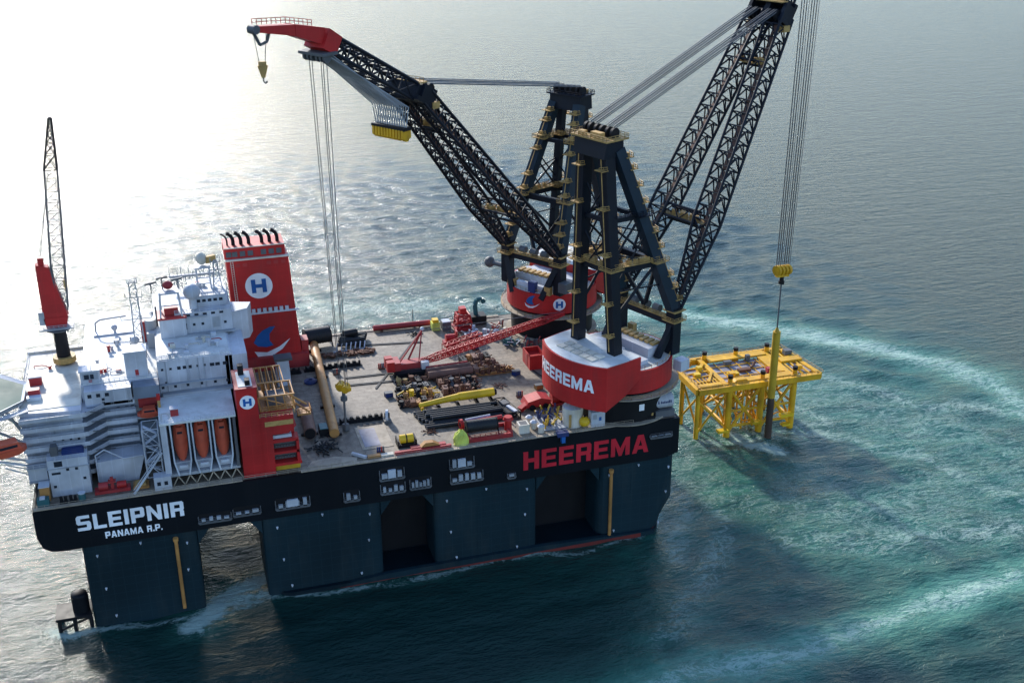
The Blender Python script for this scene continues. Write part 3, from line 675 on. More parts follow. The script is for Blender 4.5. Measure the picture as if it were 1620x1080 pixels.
# helideck
t = thing('helideck', 'pale green helideck with netted edge at the far left edge of the picture', 'helideck', (-16, 26, 66))
oc = [(-14.5+15*math.cos(R(22.5+45*i)), 28+15*math.sin(R(22.5+45*i))) for i in range(8)]
mb = MB().prism(oc, 65.4, 66); mb.build('deck', 'helideck', t)
oc2 = [(-14.5+16.0*math.cos(R(22.5+45*i)), 28+16.6*math.sin(R(22.5+45*i))) for i in range(8)]
mb = MB()
for i in range(8):
    a, b, c, d = oc[i], oc[(i+1) % 8], oc2[(i+1) % 8], oc2[i]
    mb.add([(a[0], a[1], 66.02), (b[0], b[1], 66.02), (c[0], c[1], 66.5), (d[0], d[1], 66.5)], [(0, 1, 2, 3), (3, 2, 1, 0)][:1])
mb.build('safety_net', 'silver', t)
mb = MB()
for i in range(8): mb.beam((*oc[i], 65.2), (*oc[(i+1) % 8], 65.2), .5, .9)
for x, y in ((-6, 22), (-4, 32), (-18, 20), (-18, 36)): mb.tube((x, y, 65.2), (.5, 24 if y < 28 else 32, 50), .4, 8)
mb.build('support_frame', 'grey', t)
junk('helideck_gangway', 'grey gangway leading from the pale roof to the green helideck', 'gangway', -1, 20, 65, [
    ('deck', 'grey', MB().prism([(-8, 11.5), (1.5, 17), (1.0, 19), (-8.6, 13.4)], 64.7, 65.0)), ('rail', 'silver', MB().rail([(-8, 11.6, 65), (1.5, 17.1, 65)], 1.1, .07, 1.6))])
junk('fire_monitor', 'red fire monitor cabinet on the pale bow roof', 'cabinet', 2.6, 30, 64.6, [
    ('cabinet', 'dred', B(1.0, 4.2, 26.5, 28.6, 64.6, 67.0)), ('base', 'silver', B(.6, 4.6, 24.4, 26.4, 64.6, 65.6))])
junk('roof_unit', 'brownish grey ventilation unit behind the red cabinet on the pale bow roof', 'ventilation unit', 2.4, 38, 64.6, [
    ('unit', 'dred', B(.8, 4.2, 35, 37.5, 64.6, 67.2)), ('top', 'white', B(.6, 4.4, 34.8, 37.7, 67.2, 67.6))])

# upper works ---------------------------------------------------------
br = thing('bridge_house', 'white bridge house stepped above the tall wing, just left of the big red stack', 'building', (52, 40, 73.4))
mb = MB(); mb.box(44.5, 61.5, 40, 62, 73.45, 80.6); mb.build('lower_tier', 'white', br)
mb = MB(); mb.box(49.5, 60.6, 44, 60, 80.6, 84.2); mb.build('upper_tier', 'white', br)
mb = MB(); mb.prism([(61.5, 41), (66.5, 43), (68, 48), (61.5, 50)], 69, 79); mb.build('bridge_wing', 'white', br)
mb = MB(); mb.box(45.8, 47.8, 39.94, 39.99, 75.2, 77.2); mb.build('door', 'window', br)
mb = MB(); mb.box(55.6, 57.8, 39.94, 39.99, 75, 78.4); mb.build('louvre', 'grey', br)
mb = MB(); mb.box(44, 62.2, 38.6, 40, 73.5, 73.9); mb.box(44.2, 54, 39.2, 39.96, 79.0, 79.5); mb.build('ledge', 'grey', br)
mb = MB(); mb.rail([(44.6, 40.1, 80.6), (61.4, 40.1, 80.6), (61.4, 61, 80.6)], 1.1, .07, 1.8); mb.rail([(49.6, 44.1, 84.2), (60.5, 44.1, 84.2)], 1.1, .07, 1.6); mb.build('rail', 'silver', br)
def gable(name, label, x, y, z, a, b, h, mat='white'):
    return junk(name, label, 'roof house', x, y, z, [('body', mat, B(x-a/2, x+a/2, y-b/2, y+b/2, z, z+h)), ('coaming', 'silver', B(x-a/2-.3, x+a/2+.3, y-b/2-.3, y+b/2+.3, z+h, z+h+.4)),
        ('door', 'dred', B(x-.5, x+.5, y-b/2-.05, y-b/2-.01, z+.1, z+2.1))])
gable('roof_house', 'grey-shaded roof house standing on the bright middle roof below the lattice mast', 32.0, 27, 68.45, 6.2, 5, 7.6)
gable('roof_house', 'low white roof house at the left end of the bright middle roof, with dark openings', 18.8, 26, 68.45, 5.4, 4, 3.4)
junk('roof_louvre', 'dark louvred intake on the low white roof house beside the supply crane', 'louvre', 18.6, 23.8, 69, [
    ('frame', 'grey', B(16.8, 21.0, 23.7, 23.95, 69.4, 71.4)), ('slats', 'window', B(17.2, 18.6, 23.6, 23.69, 69.7, 71.1).box(18.9, 19.9, 23.6, 23.69, 69.7, 71.1))])
# satellite domes
for x, y, z, r, lb in ((50.4, 42.5, 81.0, 2.6, 'large pale satellite dome on the bridge house, second from the stack'), (31.8, 46, 68.5, 1.3, 'small pale satellite dome on the bright roof near the lattice mast'),
                       (25.5, 60, 68.5, 1.0, 'tiny grey satellite dome at the back of the bright roof')):
    t = thing('satellite_dome', lb, 'satellite dome', (x, y, z))
    MB().tube((x, y, z), (x, y, z+r*1.5), r*.45, 12).build('pedestal', 'silver', t); MB().sphere((x, y, z+r*2.1), r, 20).build('dome', 'white', t)
def ant(name, label, x, y, z, h, w0, w1, arms):
    t = thing(name, label, 'mast', (x, y, z))
    q = lambda w, zz: [(x-w/2, y-w/2, zz), (x+w/2, y-w/2, zz), (x+w/2, y+w/2, zz), (x-w/2, y+w/2, zz)]
    MB().lattice(q(w0, z), q(w1, z+h), max(5, int(h/3)), .16, .09, 'Z').build('lattice', 'grey', t)
    for k, (hz, l) in enumerate(arms):
        MB().beam((x-l/2, y, z+hz), (x+l/2, y, z+hz), .25).tube((x-l/2, y, z+hz), (x-l/2, y, z+hz+1.4), .12, 5).tube((x+l/2, y, z+hz), (x+l/2, y, z+hz+1.8), .12, 5).build('yardarm', 'grey', t)
    return t
ant('lattice_mast', 'tall slim grey lattice mast on the bright middle roof, left of the antenna platform', 33.4, 40, 68.5, 24.5, 3.0, 1.8, [(12, 9), (19, 5), (23.6, 3)])
ant('antenna_mast', 'white lattice mast standing on the bridge house in front of the red stack', 58.6, 50, 84.2, 9, 2.6, 1.0, [(6, 4), (8.6, 3)])
# antenna platform with red edge (radar gantry)
t = thing('radar_gantry', 'white open radar gantry with a red deck edge and dark scanners beside the big dome', 'radar gantry', (43.6, 42, 79.6))
mb = MB(); mb.box(39.4, 48, 38.4, 46, 79.6, 80.2); mb.build('deck', 'dred', t)
mb = MB(); mb.box(39.8, 47.6, 38.8, 45.6, 73.5, 79.6); mb.build('base', 'white', t)
mb = MB()
for x in (40.4, 46.8):
    for y in (39.2, 45): mb.beam((x, y, 80.2), (x+(.6 if x < 43 else -.6), y, 87.6), .5)
mb.box(40.6, 46.6, 38.9, 45.3, 87.6, 88.1); mb.beam((41, 39.2, 84), (46.2, 39.2, 84), .35); mb.build('frame', 'white', t)
mb = MB(); mb.box(41.6, 45.8, 41, 43, 80.3, 82.4); mb.build('winch', 'dred', t)
mb = MB(); mb.sphere((43.6, 42, 89.6), 1.6, 14, .8); mb.build('radome', 'dred', t)
for x, z in ((38.6, 90), (42, 91.4), (46.5, 90.6)):
    mb = MB(); mb.tube((x, 43, 87), (x, 43, z), .22, 6); mb.cbox((x, 43, z+.3), (3.6, .5, .6), R(20)); mb.build('scanner', 'dgrey', t)
t = thing('radar_gantry', 'white open radar gantry right next to the upper left edge of the red stack', 'radar gantry', (55, 52, 84.2))
mb = MB()
for x in (52.6, 56.6): mb.beam((x, 50, 84.2), (x, 50, 91), .45); mb.beam((x, 54, 84.2), (x, 54, 91), .45)
mb.box(52.2, 57, 49.6, 54.4, 91, 91.4); 
for z in (86, 88): mb.beam((52.6, 50, z), (56.6, 50, z), .35)
mb.build('frame', 'white', t)
mb = MB(); mb.sphere((54.6, 52, 93.6), 1.7, 14, 1.2); mb.build('radome', 'cream', t)
mb = MB(); mb.cbox((57.2, 52, 93.2), (3.2, 1.4, 2.2), .4); mb.build('scanner', 'gold', t)
t = thing('antenna_array', 'row of thin grey antennas and pipes on the long platform left of the big dome', 'antennas', (49, 60, 80.6))
mb = MB(); mb.box(44, 58, 62, 63, 84.5, 85.2)
for i in range(12): mb.tube((44.4+i*1.2, 62.5, 80.6), (44.4+i*1.2, 62.5, 85.6+random.uniform(0, 3.4)), .12, 5)
mb.build('platform', 'grey', t)
junk('pipe_loop', 'grey bent pipe frame at the rear edge of the bright middle roof', 'pipe frame', 24, 60, 68.5, [
    ('pipe', 'grey', MB().path([(19.6, 62, 68.5), (19.8, 62, 72), (21.4, 62, 73), (29.4, 62, 73.4)], .28)), ('deck', 'silver', B(19, 31, 59, 63, 68.46, 69.0))])
junk('roof_clutter', 'grey and red ventilation gear behind the parapet left of the radar gantry', 'ventilation gear', 38, 52, 68.5, [
    ('fan', 'grey', MB().tube((37, 50, 68.5), (37, 50, 76), 1.8, 12)), ('duct', 'grey', B(35.6, 39, 44.5, 47, 68.5, 73.4)), ('box', 'dred', B(33.8, 35.4, 50, 52, 68.5, 75.4)),
    ('pipes', 'dgrey', MB().tube((40.6, 50, 73.5), (40.6, 50, 82), .35, 7).tube((39, 50, 73.5), (39, 50, 80), .3, 7))])

# ------------------------------------------------------------------ exhaust stack
st = thing('exhaust_stack', 'tall red exhaust stack with the H emblem and seven curved pipes on top', 'exhaust stack', (75, 84, DZ))
mb = MB().hexa([(64.4, 78, DZ), (86.2, 78, DZ), (86.2, 90, DZ), (64.4, 90, DZ), (63.0, 78, 83.2), (83.9, 78, 83.2), (83.9, 90, 83.2), (63.0, 90, 83.2)])
mb.build('casing', 'red', st)
mb = MB(); mb.box(62.8, 83.0, 78.5, 89.5, 83.2, 87.2); mb.build('top_casing', 'red', st)
mb = MB(); mb.box(62.6, 84.4, 77.4, 78.4, 82.8, 83.3); mb.box(62.6, 83.6, 78.2, 78.5, 87.0, 87.3); mb.build('ledge', 'cream', st)
mb = MB()
for i in range(9): mb.box(66.2+i*1.9, 67.4+i*1.9, 77.3, 77.85, 63.4, 64.8)
mb.box(63.4, 86, 77.2, 77.95, 62.9, 63.4); mb.build('gallery', 'silver', st)
for x in (64.6, 66.8, 69.2, 77.2, 79.6, 82.2):
    MB().box(x-.7, x+.7, 77.86, 77.97, 80.4, 81.6).build('vent', 'dred', st)
for k, x in enumerate((64.2, 66.2, 68.8, 71.4, 75.8, 78.4, 81.0)):
    r = .3 if k == 0 else .62
    mb = MB(); pts = [(x, 82, 83.4), (x, 82, 88.8), (x-.3, 82, 90.0), (x-1.0, 82, 90.9), (x-2.0, 82, 91.4)]
    for a, b in zip(pts[:-1], pts[1:]): mb.tube(a, b, r, 12)
    p = mb.build('exhaust_pipe', 'black', st)
    MB().box(x-.9, x+.9, 78.3, 78.45, 84.0, 85.8).build('louvre', 'dgrey', st)
fs = lambda s, t_, d: (73.2+s-(t_)*.03, 77.93-d, 73.0+t_)
flat([disc_pts(4.6)], fs, 0, .12).build('emblem_disc', 'letter', st)
flat(HP(4.1), fs, .13, .22).build('emblem_letter', 'blue', st)
fs2 = lambda s, t_, d: (75.0+s*5.4, 77.95-d, 52.4+t_*6.0)
flat([[(a*1.0, b*1.0+.1) for a, b in SWB]], fs2, 0, .1).build('emblem_wave', 'blue', st)
flat([[(-1.0, -.62), (-.2, -.74), (.6, -.46), (1.35, .0), (.8, -.62), (.1, -.98), (-.8, -.95)]], fs2, .02, .12).build('emblem_crescent', 'letter', st)
mb = MB().box(86.2, 88.6, 79, 84, DZ, 50.5); mb.prism([(62, 76), (88, 76), (88, 78), (62, 78)], DZ, DZ+5); mb.build('base_house', 'dred', st)
junk('grey_housing', 'tall light grey tapered housing on the deck in front of the red stack', 'housing', 77, 66, DZ, [
    ('body', 'silver', MB().hexa([(75.6, 62, DZ), (80, 62, DZ), (80.4, 67, DZ), (75.2, 67, DZ), (75.8, 63, 50.5), (79.6, 63, 50.5), (80, 67, 50.5), (75.6, 67, 50.5)])), ('cap', 'dgrey', B(75, 81, 62.8, 67.6, 50.5, 51.4))])

# ------------------------------------------------------------------ red service tower
t = thing('service_tower', 'red service tower with a small H emblem and pink-lit roof, right of the lifeboats', 'building', (66, 7, DZ))
mb = MB(); mb.box(58.7, 64.6, 2, 15.5, DZ-.6, 70.3); mb.build('tower', 'red', t)
mb = MB(); mb.box(58.5, 64.8, 1.8, 15.7, 70.3, 70.6); mb.build('roof', 'dred', t)
mb = MB(); mb.box(59.6, 63.6, 3, 13.5, 70.6, 70.8); mb.build('roof_sheet', 'roof', t)
for a in ((60.3, 61.9, 10.8, 12.8, 70.8, 73.8), (61.6, 63.0, 3.2, 5.4, 70.8, 72.4)): MB().box(*a).build('roof_vent', 'black', t)
# right wing with recessed bays
mb = MB(); mb.box(64.6, 68.0, 2.2, 12, DZ-.5, 60.4); mb.box(68, 74.6, 6, 12, DZ, 60.4); mb.box(68, 74.4, 2.2, 6, 56.6, 60.4)
mb.prismy([(68, 51.6), (75, 51.6), (75.4, 52.6), (68, 52.6)], 2.2, 6); mb.box(68, 75.4, 2.2, 6, 47.8, 48.6); mb.box(68, 75.8, 2.0, 6, 44.0, 44.9); mb.box(74.6, 75.4, 2.2, 6, 44.9, 52)
mb.prismy([(68, 54.4), (72.6, 54.4), (75, 56.6), (68, 56.6)], 2.25, 6)
mb.build('wing', 'red', t)
mb = MB(); mb.box(68.1, 74.5, 4.8, 5.98, 44.9, 51.6)
for z in (45.3, 46.6, 49, 50.2):
    for i in range(7): mb.cbox((68.8+i*.85, 4.4, z+.4), (.4, .5, .8))
mb.build('machinery', 'dgrey', t)
mb = MB(); mb.box(67.2, 73.5, 3, 5.9, 52.7, 53.7); mb.build('stair_landing', 'silver', t)
mb = MB(); mb.box(66, 74.2, 2.0, 2.19, 57.4, 58.9); mb.rail([(64.8, 2.1, 60.4), (75, 2.1, 60.4), (75, 11, 60.4)], 1.2, .08, 1.6); mb.build('railing', 'gold', t)
mb = MB(); mb.box(68.2, 75.4, 3.6, 5.8, DZ+.1, DZ+1.9); mb.build('locker_row', 'olive', t)
ft = lambda s, t_, d: (61.7+s, 1.99-d, 66.1+t_)
flat([disc_pts(2.15)], lambda s, t_, d: ft(s, t_-.0, d), .0, .1).build('emblem_disc', 'letter', t)
flat(HP(1.95), ft, .11, .18).build('emblem_letter', 'blue', t)
# yellow handling gantry above it
t = thing('gangway_gantry', 'ochre yellow tubular gantry and platforms behind and on the red service tower wing', 'gantry', (71, 14, 60.4))
for (x0, x1, y0, y1, z0, z1) in ((65.2, 75.6, 6, 16, 60.5, 65.0), (65.6, 74, 18, 30, 56, 64)):
    mb = MB(); mb.box(x0, x1, y0, y1, z0-.3 if z0 > 60.45 else z0, z0+.1); n = 5
    for i in range(n):
        x = x0+.3+(x1-x0-.6)*i/(n-1)
        mb.beam((x, y0+.3, z0), (x-.5, y0+.3, z1), .38); mb.beam((x, y1-.3, z0), (x-.5, y1-.3, z1), .38)
        mb.beam((x, y0+.3, z1), (x, y1-.3, z1), .3)
    mb.beam((x0, y0+.3, z1), (x1, y0+.3, z1), .4); mb.beam((x0, y1-.3, z1), (x1, y1-.3, z1), .4); mb.beam((x0, y0+.3, z1), (x1, y0+.3, z0), .25); mb.rail([(x0, y0, z0), (x1, y0, z0), (x1, y1, z0)], 1.4, .1, 1.4)
    mb.build('frame', 'ochre', t)
mb = MB(); mb.box(67.5, 73, 9, 14, 60.6, 63.4); mb.build('power_unit', 'dgrey', t)
mb = MB(); mb.tube((75.8, 8, 61), (79.6, 6, 58.4), .3, 7); mb.tube((73, 8, 65), (78.8, 5, 61.6), .3, 7); mb.box(76, 80, 6, 10, 57.6, 58.2); mb.rail([(76, 6, 58.2), (80, 6, 58.2), (80, 10, 58.2)], 1.4, .1, 1.2); mb.build('outrigger', 'ochre', t)
mb = MB(); mb.box(66.4, 74.0, 18, 29, DZ, 56); mb.build('pedestal', 'grey', t)

# ------------------------------------------------------------------ supply crane on the bow roof
t = thing('supply_crane', 'red pedestal crane on a black post, thin lattice boom raised upright', 'crane', (10.3, 50, 64.5))
mb = MB(); mb.tube((10.2, 50, 64.4), (10.0, 50, 77.2), 2.1, 20, 1.9); mb.build('pedestal', 'black', t)
MB().ring((10.2, 50), 1.9, 3.4, 65.4, 67.2, 20).build('service_ring', 'gold', t); MB().ring((10.0, 50), 1.8, 3.8, 76.2, 76.6, 20).build('service_ring', 'dgrey', t)
mb = MB(); mb.hexa([(6.8, 48.2, 77.2), (12.6, 48.2, 77.2), (12.6, 52, 77.2), (6.8, 52, 77.2), (6.2, 48.2, 80.5), (13.4, 48.2, 80.5), (13.4, 52, 80.5), (6.2, 52, 80.5)])
mb.hexa([(6.2, 48.4, 80.5), (13.4, 48.4, 80.5), (13.4, 51.8, 80.5), (6.2, 51.8, 80.5), (6.4, 48.8, 97.5), (9.9, 48.8, 96.5), (9.9, 51.4, 96.5), (6.4, 51.4, 97.5)])
mb.box(7.2, 8.8, 49.4, 50.8, 97, 99.4); mb.build('slewing_tower', 'red', t)
mb = MB(); mb.box(5.0, 6.6, 48.2, 51, 78.4, 82.6); mb.build('cab', 'grey', t)
mb = MB(); mb.box(4.6, 14.6, 47.4, 52.6, 76.7, 77.1); mb.rail([(4.6, 47.4, 77.1), (14.6, 47.4, 77.1)], 1.1, .08, 1.4); mb.build('walkway', 'grey', t)
mb = MB()
A = [(11.2, 49.0, 82.5), (13.6, 49.0, 82.5), (13.6, 51.4, 82.5), (11.2, 51.4, 82.5)]
B0 = [(10.6, 48.7, 96), (14.6, 48.7, 96), (14.6, 51.6, 96), (10.6, 51.6, 96)]
B1 = [(13.2, 48.7, 126), (16.8, 48.7, 126), (16.8, 51.4, 126), (13.2, 51.4, 126)]
B2 = [(16.6, 49.8, 141), (17.4, 49.8, 141), (17.4, 50.4, 141), (16.6, 50.4, 141)]
mb.lattice(A, B0, 4, .22, .11, 'X'); mb.lattice(B0, B1, 9, .22, .11, 'Z'); boom = mb.build('boom', 'dgrey', t)
mb = MB(); mb.lattice(B1, B2, 6, .26, .14, 'X')
mb.hexa([*(Vector(p)+V(.9*k, .5, .4) for p, k in zip(B1, (1, -1, -1, 1))), *(Vector(p)+V(0, .1, -2) for p in B2)]) if False else None
for i in range(4):
    mb.beam(B1[i], B2[i], .7, .5)
mb.build('boom_tip', 'black', boom)
mb = MB(); mb.tube((8.2, 50, 99.6), (14.2, 50, 125), .08, 5); mb.tube((7.8, 50, 99.6), (14.2, 50.6, 125), .08, 5); mb.tube((17.0, 49.2, 140), (14.0, 49, 92), .08, 5); mb.build('luffing_wire', 'wire', t)
mb = MB(); mb.cbox((14.0, 49, 91), (1.0, .6, 2.2)); mb.tube((14, 49, 90), (14, 49, 88.4), .3, 8); mb.build('hook', 'gold', t)

# extra fittings on the accommodation block: rails, pipes, doors, vents, window rows
for i in range(7):
    z = 44.8+i*3.05
    MB().rail([(-.8, 12.25, z+1.35), (15.6, 12.45, z+1.35)], .5, .06, 1.3).build('rail', 'silver', acc)
    MB().rail([(22, 17.5, z+1.35), (30.4, 17.5, z+1.35)], .5, .06, 1.3).build('rail', 'silver', acc)
for x, y, z in ((0.6, 17.0, 48.4), (7.4, 15.8, 57.3), (13.4, 14.9, 51.3)): MB().box(x, x+1.0, y-.12, y+.1, z-.4, z+1.7).build('door', 'grey', acc)
for x in (19, 21, 25, 27.5, 29): 
    for z in (47.2, 50.4, 53.4, 56.4, 59.6): MB().box(x, x+.9, 21.9, 21.99, z, z+.9).build('window', 'window', acc)
MB().rail([(16.4, 22.2, 68.5), (37.6, 22.2, 68.5)], 1.2, .07, 1.5).build('roof_rail', 'silver', acc)
MB().rail([(38, 22.5, 73.5), (59.4, 22.5, 73.5)], 1.2, .07, 1.5).build('roof_rail', 'silver', acc)
MB().rail([(-1, 18, 64.7), (-1, 60, 64.7), (15.6, 60, 64.7)], 1.2, .07, 1.6).build('roof_rail', 'silver', acc)
MB().rail([(37, 2.6, 62.5), (58, 2.6, 62.5)], 1.1, .07, 1.6).build('roof_rail', 'silver', lf)
rr = random.Random(31)
for k, (x, y, z, n) in enumerate(((3, 46, 64.65, 5), (22, 32, 68.5, 7), (26, 48, 68.5, 7), (42, 28, 73.5, 8), (52, 32, 73.5, 8), (54, 50, 84.2, 5), (34, 70, 68.5, 6))):
    for j in range(n):
        a, b = x+rr.uniform(-3, 5), y+rr.uniform(-4, 5); h = rr.uniform(.5, 1.9); m = MB()
        if j % 3 == 0: m.tube((a, b, z), (a, b, z+h), .45, 10); m.tube((a, b, z+h), (a, b, z+h+.3), .75, 10)
        elif j % 3 == 1: m.box(a-.8, a+.8, b-.6, b+.6, z, z+h*.8)
        else: m.path([(a, b, z), (a, b, z+.6), (a+rr.uniform(2, 4), b, z+.6), (a+4, b, z+.1)], .16)
        m.build(('roof_vent', 'roof_box', 'roof_pipe')[j % 3], rr.choice(['white', 'silver', 'grey', 'cream', 'dred']), acc)
for x, z in ((19.4, 71), (24, 70.8)): MB().tube((x, 24, 68.5), (x, 24, z+3), .1, 5).build('whip_antenna', 'grey', acc)

# service runs, ladders and portholes on the white fronts
for x in (40.2, 49.6, 51.2, 58.6): MB().tube((x, 22.25, 62.6), (x, 22.25, 73), .12, 6).build('cable_pipe', 'grey', acc)
for x, y, z0_, z1_ in ((1.2, 14.9, 45, 64), (12.9, 14.6, 45, 64), (24.4, 17.2, 63.8, 68.2), (29.2, 17.2, 63.8, 68.2), (46.5, 22.2, 65.9, 73)):
    m = MB()
    for q in (-.3, .3): m.tube((x+q, y, z0_), (x+q, y, z1_), .06, 5)
    for k in range(int((z1_-z0_)/.6)): m.tube((x-.3, y, z0_+k*.6), (x+.3, y, z0_+k*.6), .05, 4)
    m.build('ladder', 'grey', acc)
for x in (39.2, 41.6, 49.4, 51.4): win(x, 22.38, 70.4, .7, .7)
for x in (38.8, 42.4, 46, 50, 54, 57.6): win(x, 22.38, 64.6, .8, .8)
for i in range(6): win(46+i*2.5, 39.98, 79.9-.1, 1.2, .7, br)
for i in range(6): win(50.4+i*1.7, 43.98, 82.6, 1.1, .9, br)
for x, z in ((46.6, 76.6), (50, 76.6), (52.6, 76.6), (59.4, 76.4)): win(x, 39.98, z, .8, .8, br)
for x in (0.4, 2.6, 5.0, 7.2, 9.6, 11.8, 14): 
    for z in (46.4, 49.4, 52.5, 55.5): win(x, 17-(x+1)*.149-.02, z, .7, .8)
for x, z in ((10.4, 50), (12.8, 50), (14.6, 46.6), (6.4, 45)): MB().box(x-.4, x+.4, 6.93, 6.99, z-.4, z+.4).build('window', 'window', bpy.data.objects['deck_house'])
t = bpy.data.objects['exhaust_stack']
m = MB()
for q in (-.4, .4): m.tube((66.0+q, 77.7, DZ+5), (64.9+q, 77.7, 82.6), .09, 5)
for k in range(44): z = DZ+6+k*.82; m.tube((65.6-(z-DZ-5)*.031, 77.7, z), (66.4-(z-DZ-5)*.031, 77.7, z), .06, 4)
m.build('ladder', 'cream', t)

# ------------------------------------------------------------------ the two heavy cranes
def heavy_crane(cx, cy, ex, ey, uA, zA, uT, zT, labels, near):
    n_ = (-ey, ex)
    def w(u, v, z): return V(cx+u*ex+v*n_[0], cy+u*ey+v*n_[1], z)
    t = thing('heavy_lift_crane', labels, 'crane', (cx, cy, DZ), 'heavy lift cranes')
    A0 = math.atan2(ey, ex)
    ped = MB().tube((cx, cy, DZ), (cx, cy, 52), 15.4, 56, 15.8).build('pedestal', 'black', t)
    mb = MB()
    for zz, r in ((DZ+.02, 17.2), (51.6, 19.4)): mb.ring((cx, cy), 15.2, r, zz, zz+.35, 56)
    mb.build('walkway_ring', 'tan', t)
    mb = MB()
    for zz, r in ((51.95, 19.2),):
        pts = [(cx+r*math.cos(R(10*i)), cy+r*math.sin(R(10*i)), zz) for i in range(36)]; mb.rail(pts, 1.2, .07, 3, True)
    mb.build('ring_railing', 'gold', t)
    def arc(r, a0, a1, n=24): return [(r*math.cos(a0+(a1-a0)*i/n), r*math.sin(a0+(a1-a0)*i/n)) for i in range(n+1)]
    def ext(poly, z0, z1, name, mat, z0f=None):
        P = [w(u, v, z0 if z0f is None else z0f(u, v)) for u, v in poly]+[w(u, v, z1) for u, v in poly]; n = len(poly)
        return MB().add(P, [tuple(range(n))[::-1], tuple(range(n, 2*n))]+[(i, (i+1) % n, n+(i+1) % n, n+i) for i in range(n)]).build(name, mat, t)
    # lower slewing ring, open at the back where the house stands
    a1 = R(128)
    ext(arc(17.0, -a1, a1, 40), 53.0, 60.6, 'slewing_platform', 'red')
    ext(arc(16.3, -a1, a1, 40), 60.6, 60.72, 'platform_roof', 'roof')
    # machinery house with curved rear wall
    rear = arc(25.5, R(180-36), R(180+36), 16)
    house = [(-6.5, -15.6)]+[(-6.5, 15.6)]+rear
    zf = lambda u, v: 50.6 if u < -17 else (50.6+(u+20)*.28 if u < -7 else 56.0)
    side = [(-6.5, 15.6), (-13, 15.6)]+rear+[(-13, -15.6), (-6.5, -15.6)]
    side = side[::-1] if False else side
    hs = ext(side, 50.6, 65.4, 'machinery_house', 'red', lambda u, v: 50.6 if u < -18 else (54.0 if u < -10 else 58.2))
    rf = [(x*.97-.2, y*.97) for x, y in side]
    ext(rf, 65.4, 65.55, 'house_roof', 'roof')
    mb = MB()   # grating patches and hatches on the house roof
    for i in range(5):
        for j in range(2): q = w(-19.5+j*3.2, -7+i*3.4, 65.75); mb.cbox(q, (2.6, 2.8, .3), A0)
    mb.build('roof_hatch', 'cream', t)
    # parapet edge of the roof
    # white houses on the platform
    mb = MB(); mb.cbox(w(5.5, -2, 62.4), (7, 17, 3.4), A0); mb.build('winch_house', 'white', t)
    mb = MB()
    for i in range(7): mb.cbox(w(6.6, -9+i*2.4, 64.5), (3.4, 1.5, .9), A0)
    mb.build('winch_gear', 'gold', t)
    mb = MB(); mb.cbox(w(-3.0, -8.5, 61.3), (6, 8, 1.2), A0); mb.cbox(w(-3.0, 4, 61.5), (6, 12, 1.6), A0); mb.build('winch_cover', 'silver', t)
    mb = MB(); mb.rail([w(u, v, 60.7) for u, v in arc(16.2, -a1*.9, a1*.9, 26)], 1.2, .07, 2.4); mb.build('platform_rail', 'gold', t)
    mb = MB(); mb.cbox(w(13.6, -8, 62.0), (2.2, 3.4, 2.6), A0); mb.cbox(w(14.4, 9, 62.2), (1.8, 2.6, 3), A0); mb.build('gear_box', 'gold', t)
    cab = MB().cbox(w(12.6, 15.2, 64.5) if not near else w(12.6, -15.4, 57.5), (4, 3.4, 3.6), A0).build('operator_cab', 'white' if near else 'dgrey', t)
    # boom foot columns
    for s in (-1, 1):
        mb = MB(); mb.beam(w(11.6, s*12, 60.7), w(11.6, s*12, 76.5), 3.4, 3.6, (ex, ey, 0)); mb.beam(w(4.5, s*12, 60.7), w(11, s*12, 71), 1.8, 1.8, (ex, ey, 0)) if near else mb.beam(w(15.0, s*6.5, 58.5), w(12.2, s*11.4, 71), 2.2, 2.2, (ex, ey, 0))
        f = mb.build('foot_column', 'crane', t)
        mb = MB(); mb.cbox(w(11.8, s*12, 72.2), (5.6, 5.4, .4), A0); mb.cbox(w(11.8, s*12, 75.6), (5.4, 5.2, .35), A0)
        p = [w(11.8+a*2.8, s*12+b*2.7, 72.4) for a, b in ((-1, -1), (1, -1), (1, 1), (-1, 1))]; mb.rail(p, 1.2, .09, 1.5, True)
        mb.build('foot_platform', 'gold', f)
    mb = MB(); mb.beam(w(11.2, -12, 71.5), w(11.2, 12, 71.5), 2.4, 2.0); mb.build('foot_beam', 'crane', t)
    mb = MB(); mb.beam(w(11.2, -10.2, 72.7), w(11.2, 10.2, 72.7), 2.9, .3); mb.rail([w(12.8, -10, 72.8), w(12.8, 10, 72.8)], 1.2, .09, 1.6); mb.rail([w(9.8, -10, 72.8), w(9.8, 10, 72.8)], 1.2, .09, 1.6); mb.build('foot_walkway', 'gold', t)
    mb = MB()
    for v in (-5, 0, 5): mb.tube(w(11.2, v-1.3, 74.4), w(11.2, v+1.3, 74.4), 1.25, 14)
    mb.build('winch_drum', 'dgrey', t)
    # A-frame
    zt = 133.0 if near else 128.5; ut = -12.2 if near else -10.5
    rf0 = [w(-11.0, s*8.4, 65.5) for s in (-1, 1)]; rt = [w(ut-1.2, s*4.6, zt-2) for s in (-1, 1)]
    f0 = [w(11.0, s*12, 76) for s in (-1, 1)]; ft = [w(ut+2.4, s*5.4, zt-3) for s in (-1, 1)]
    for s in (0, 1):
        wr = 3.1 if near else 2.3
        MB().beam(rf0[s], rt[s], wr+.3, wr+.3, (ex, ey, 0), wr*1.05, wr*1.25).build('rear_leg', 'crane', t)
        MB().beam(f0[s], ft[s], 3.0, 3.7, (ex, ey, 0), 3.0, 3.7).build('front_leg', 'craneblue', t)
    L = lambda a, b, k: a+(b-a)*k
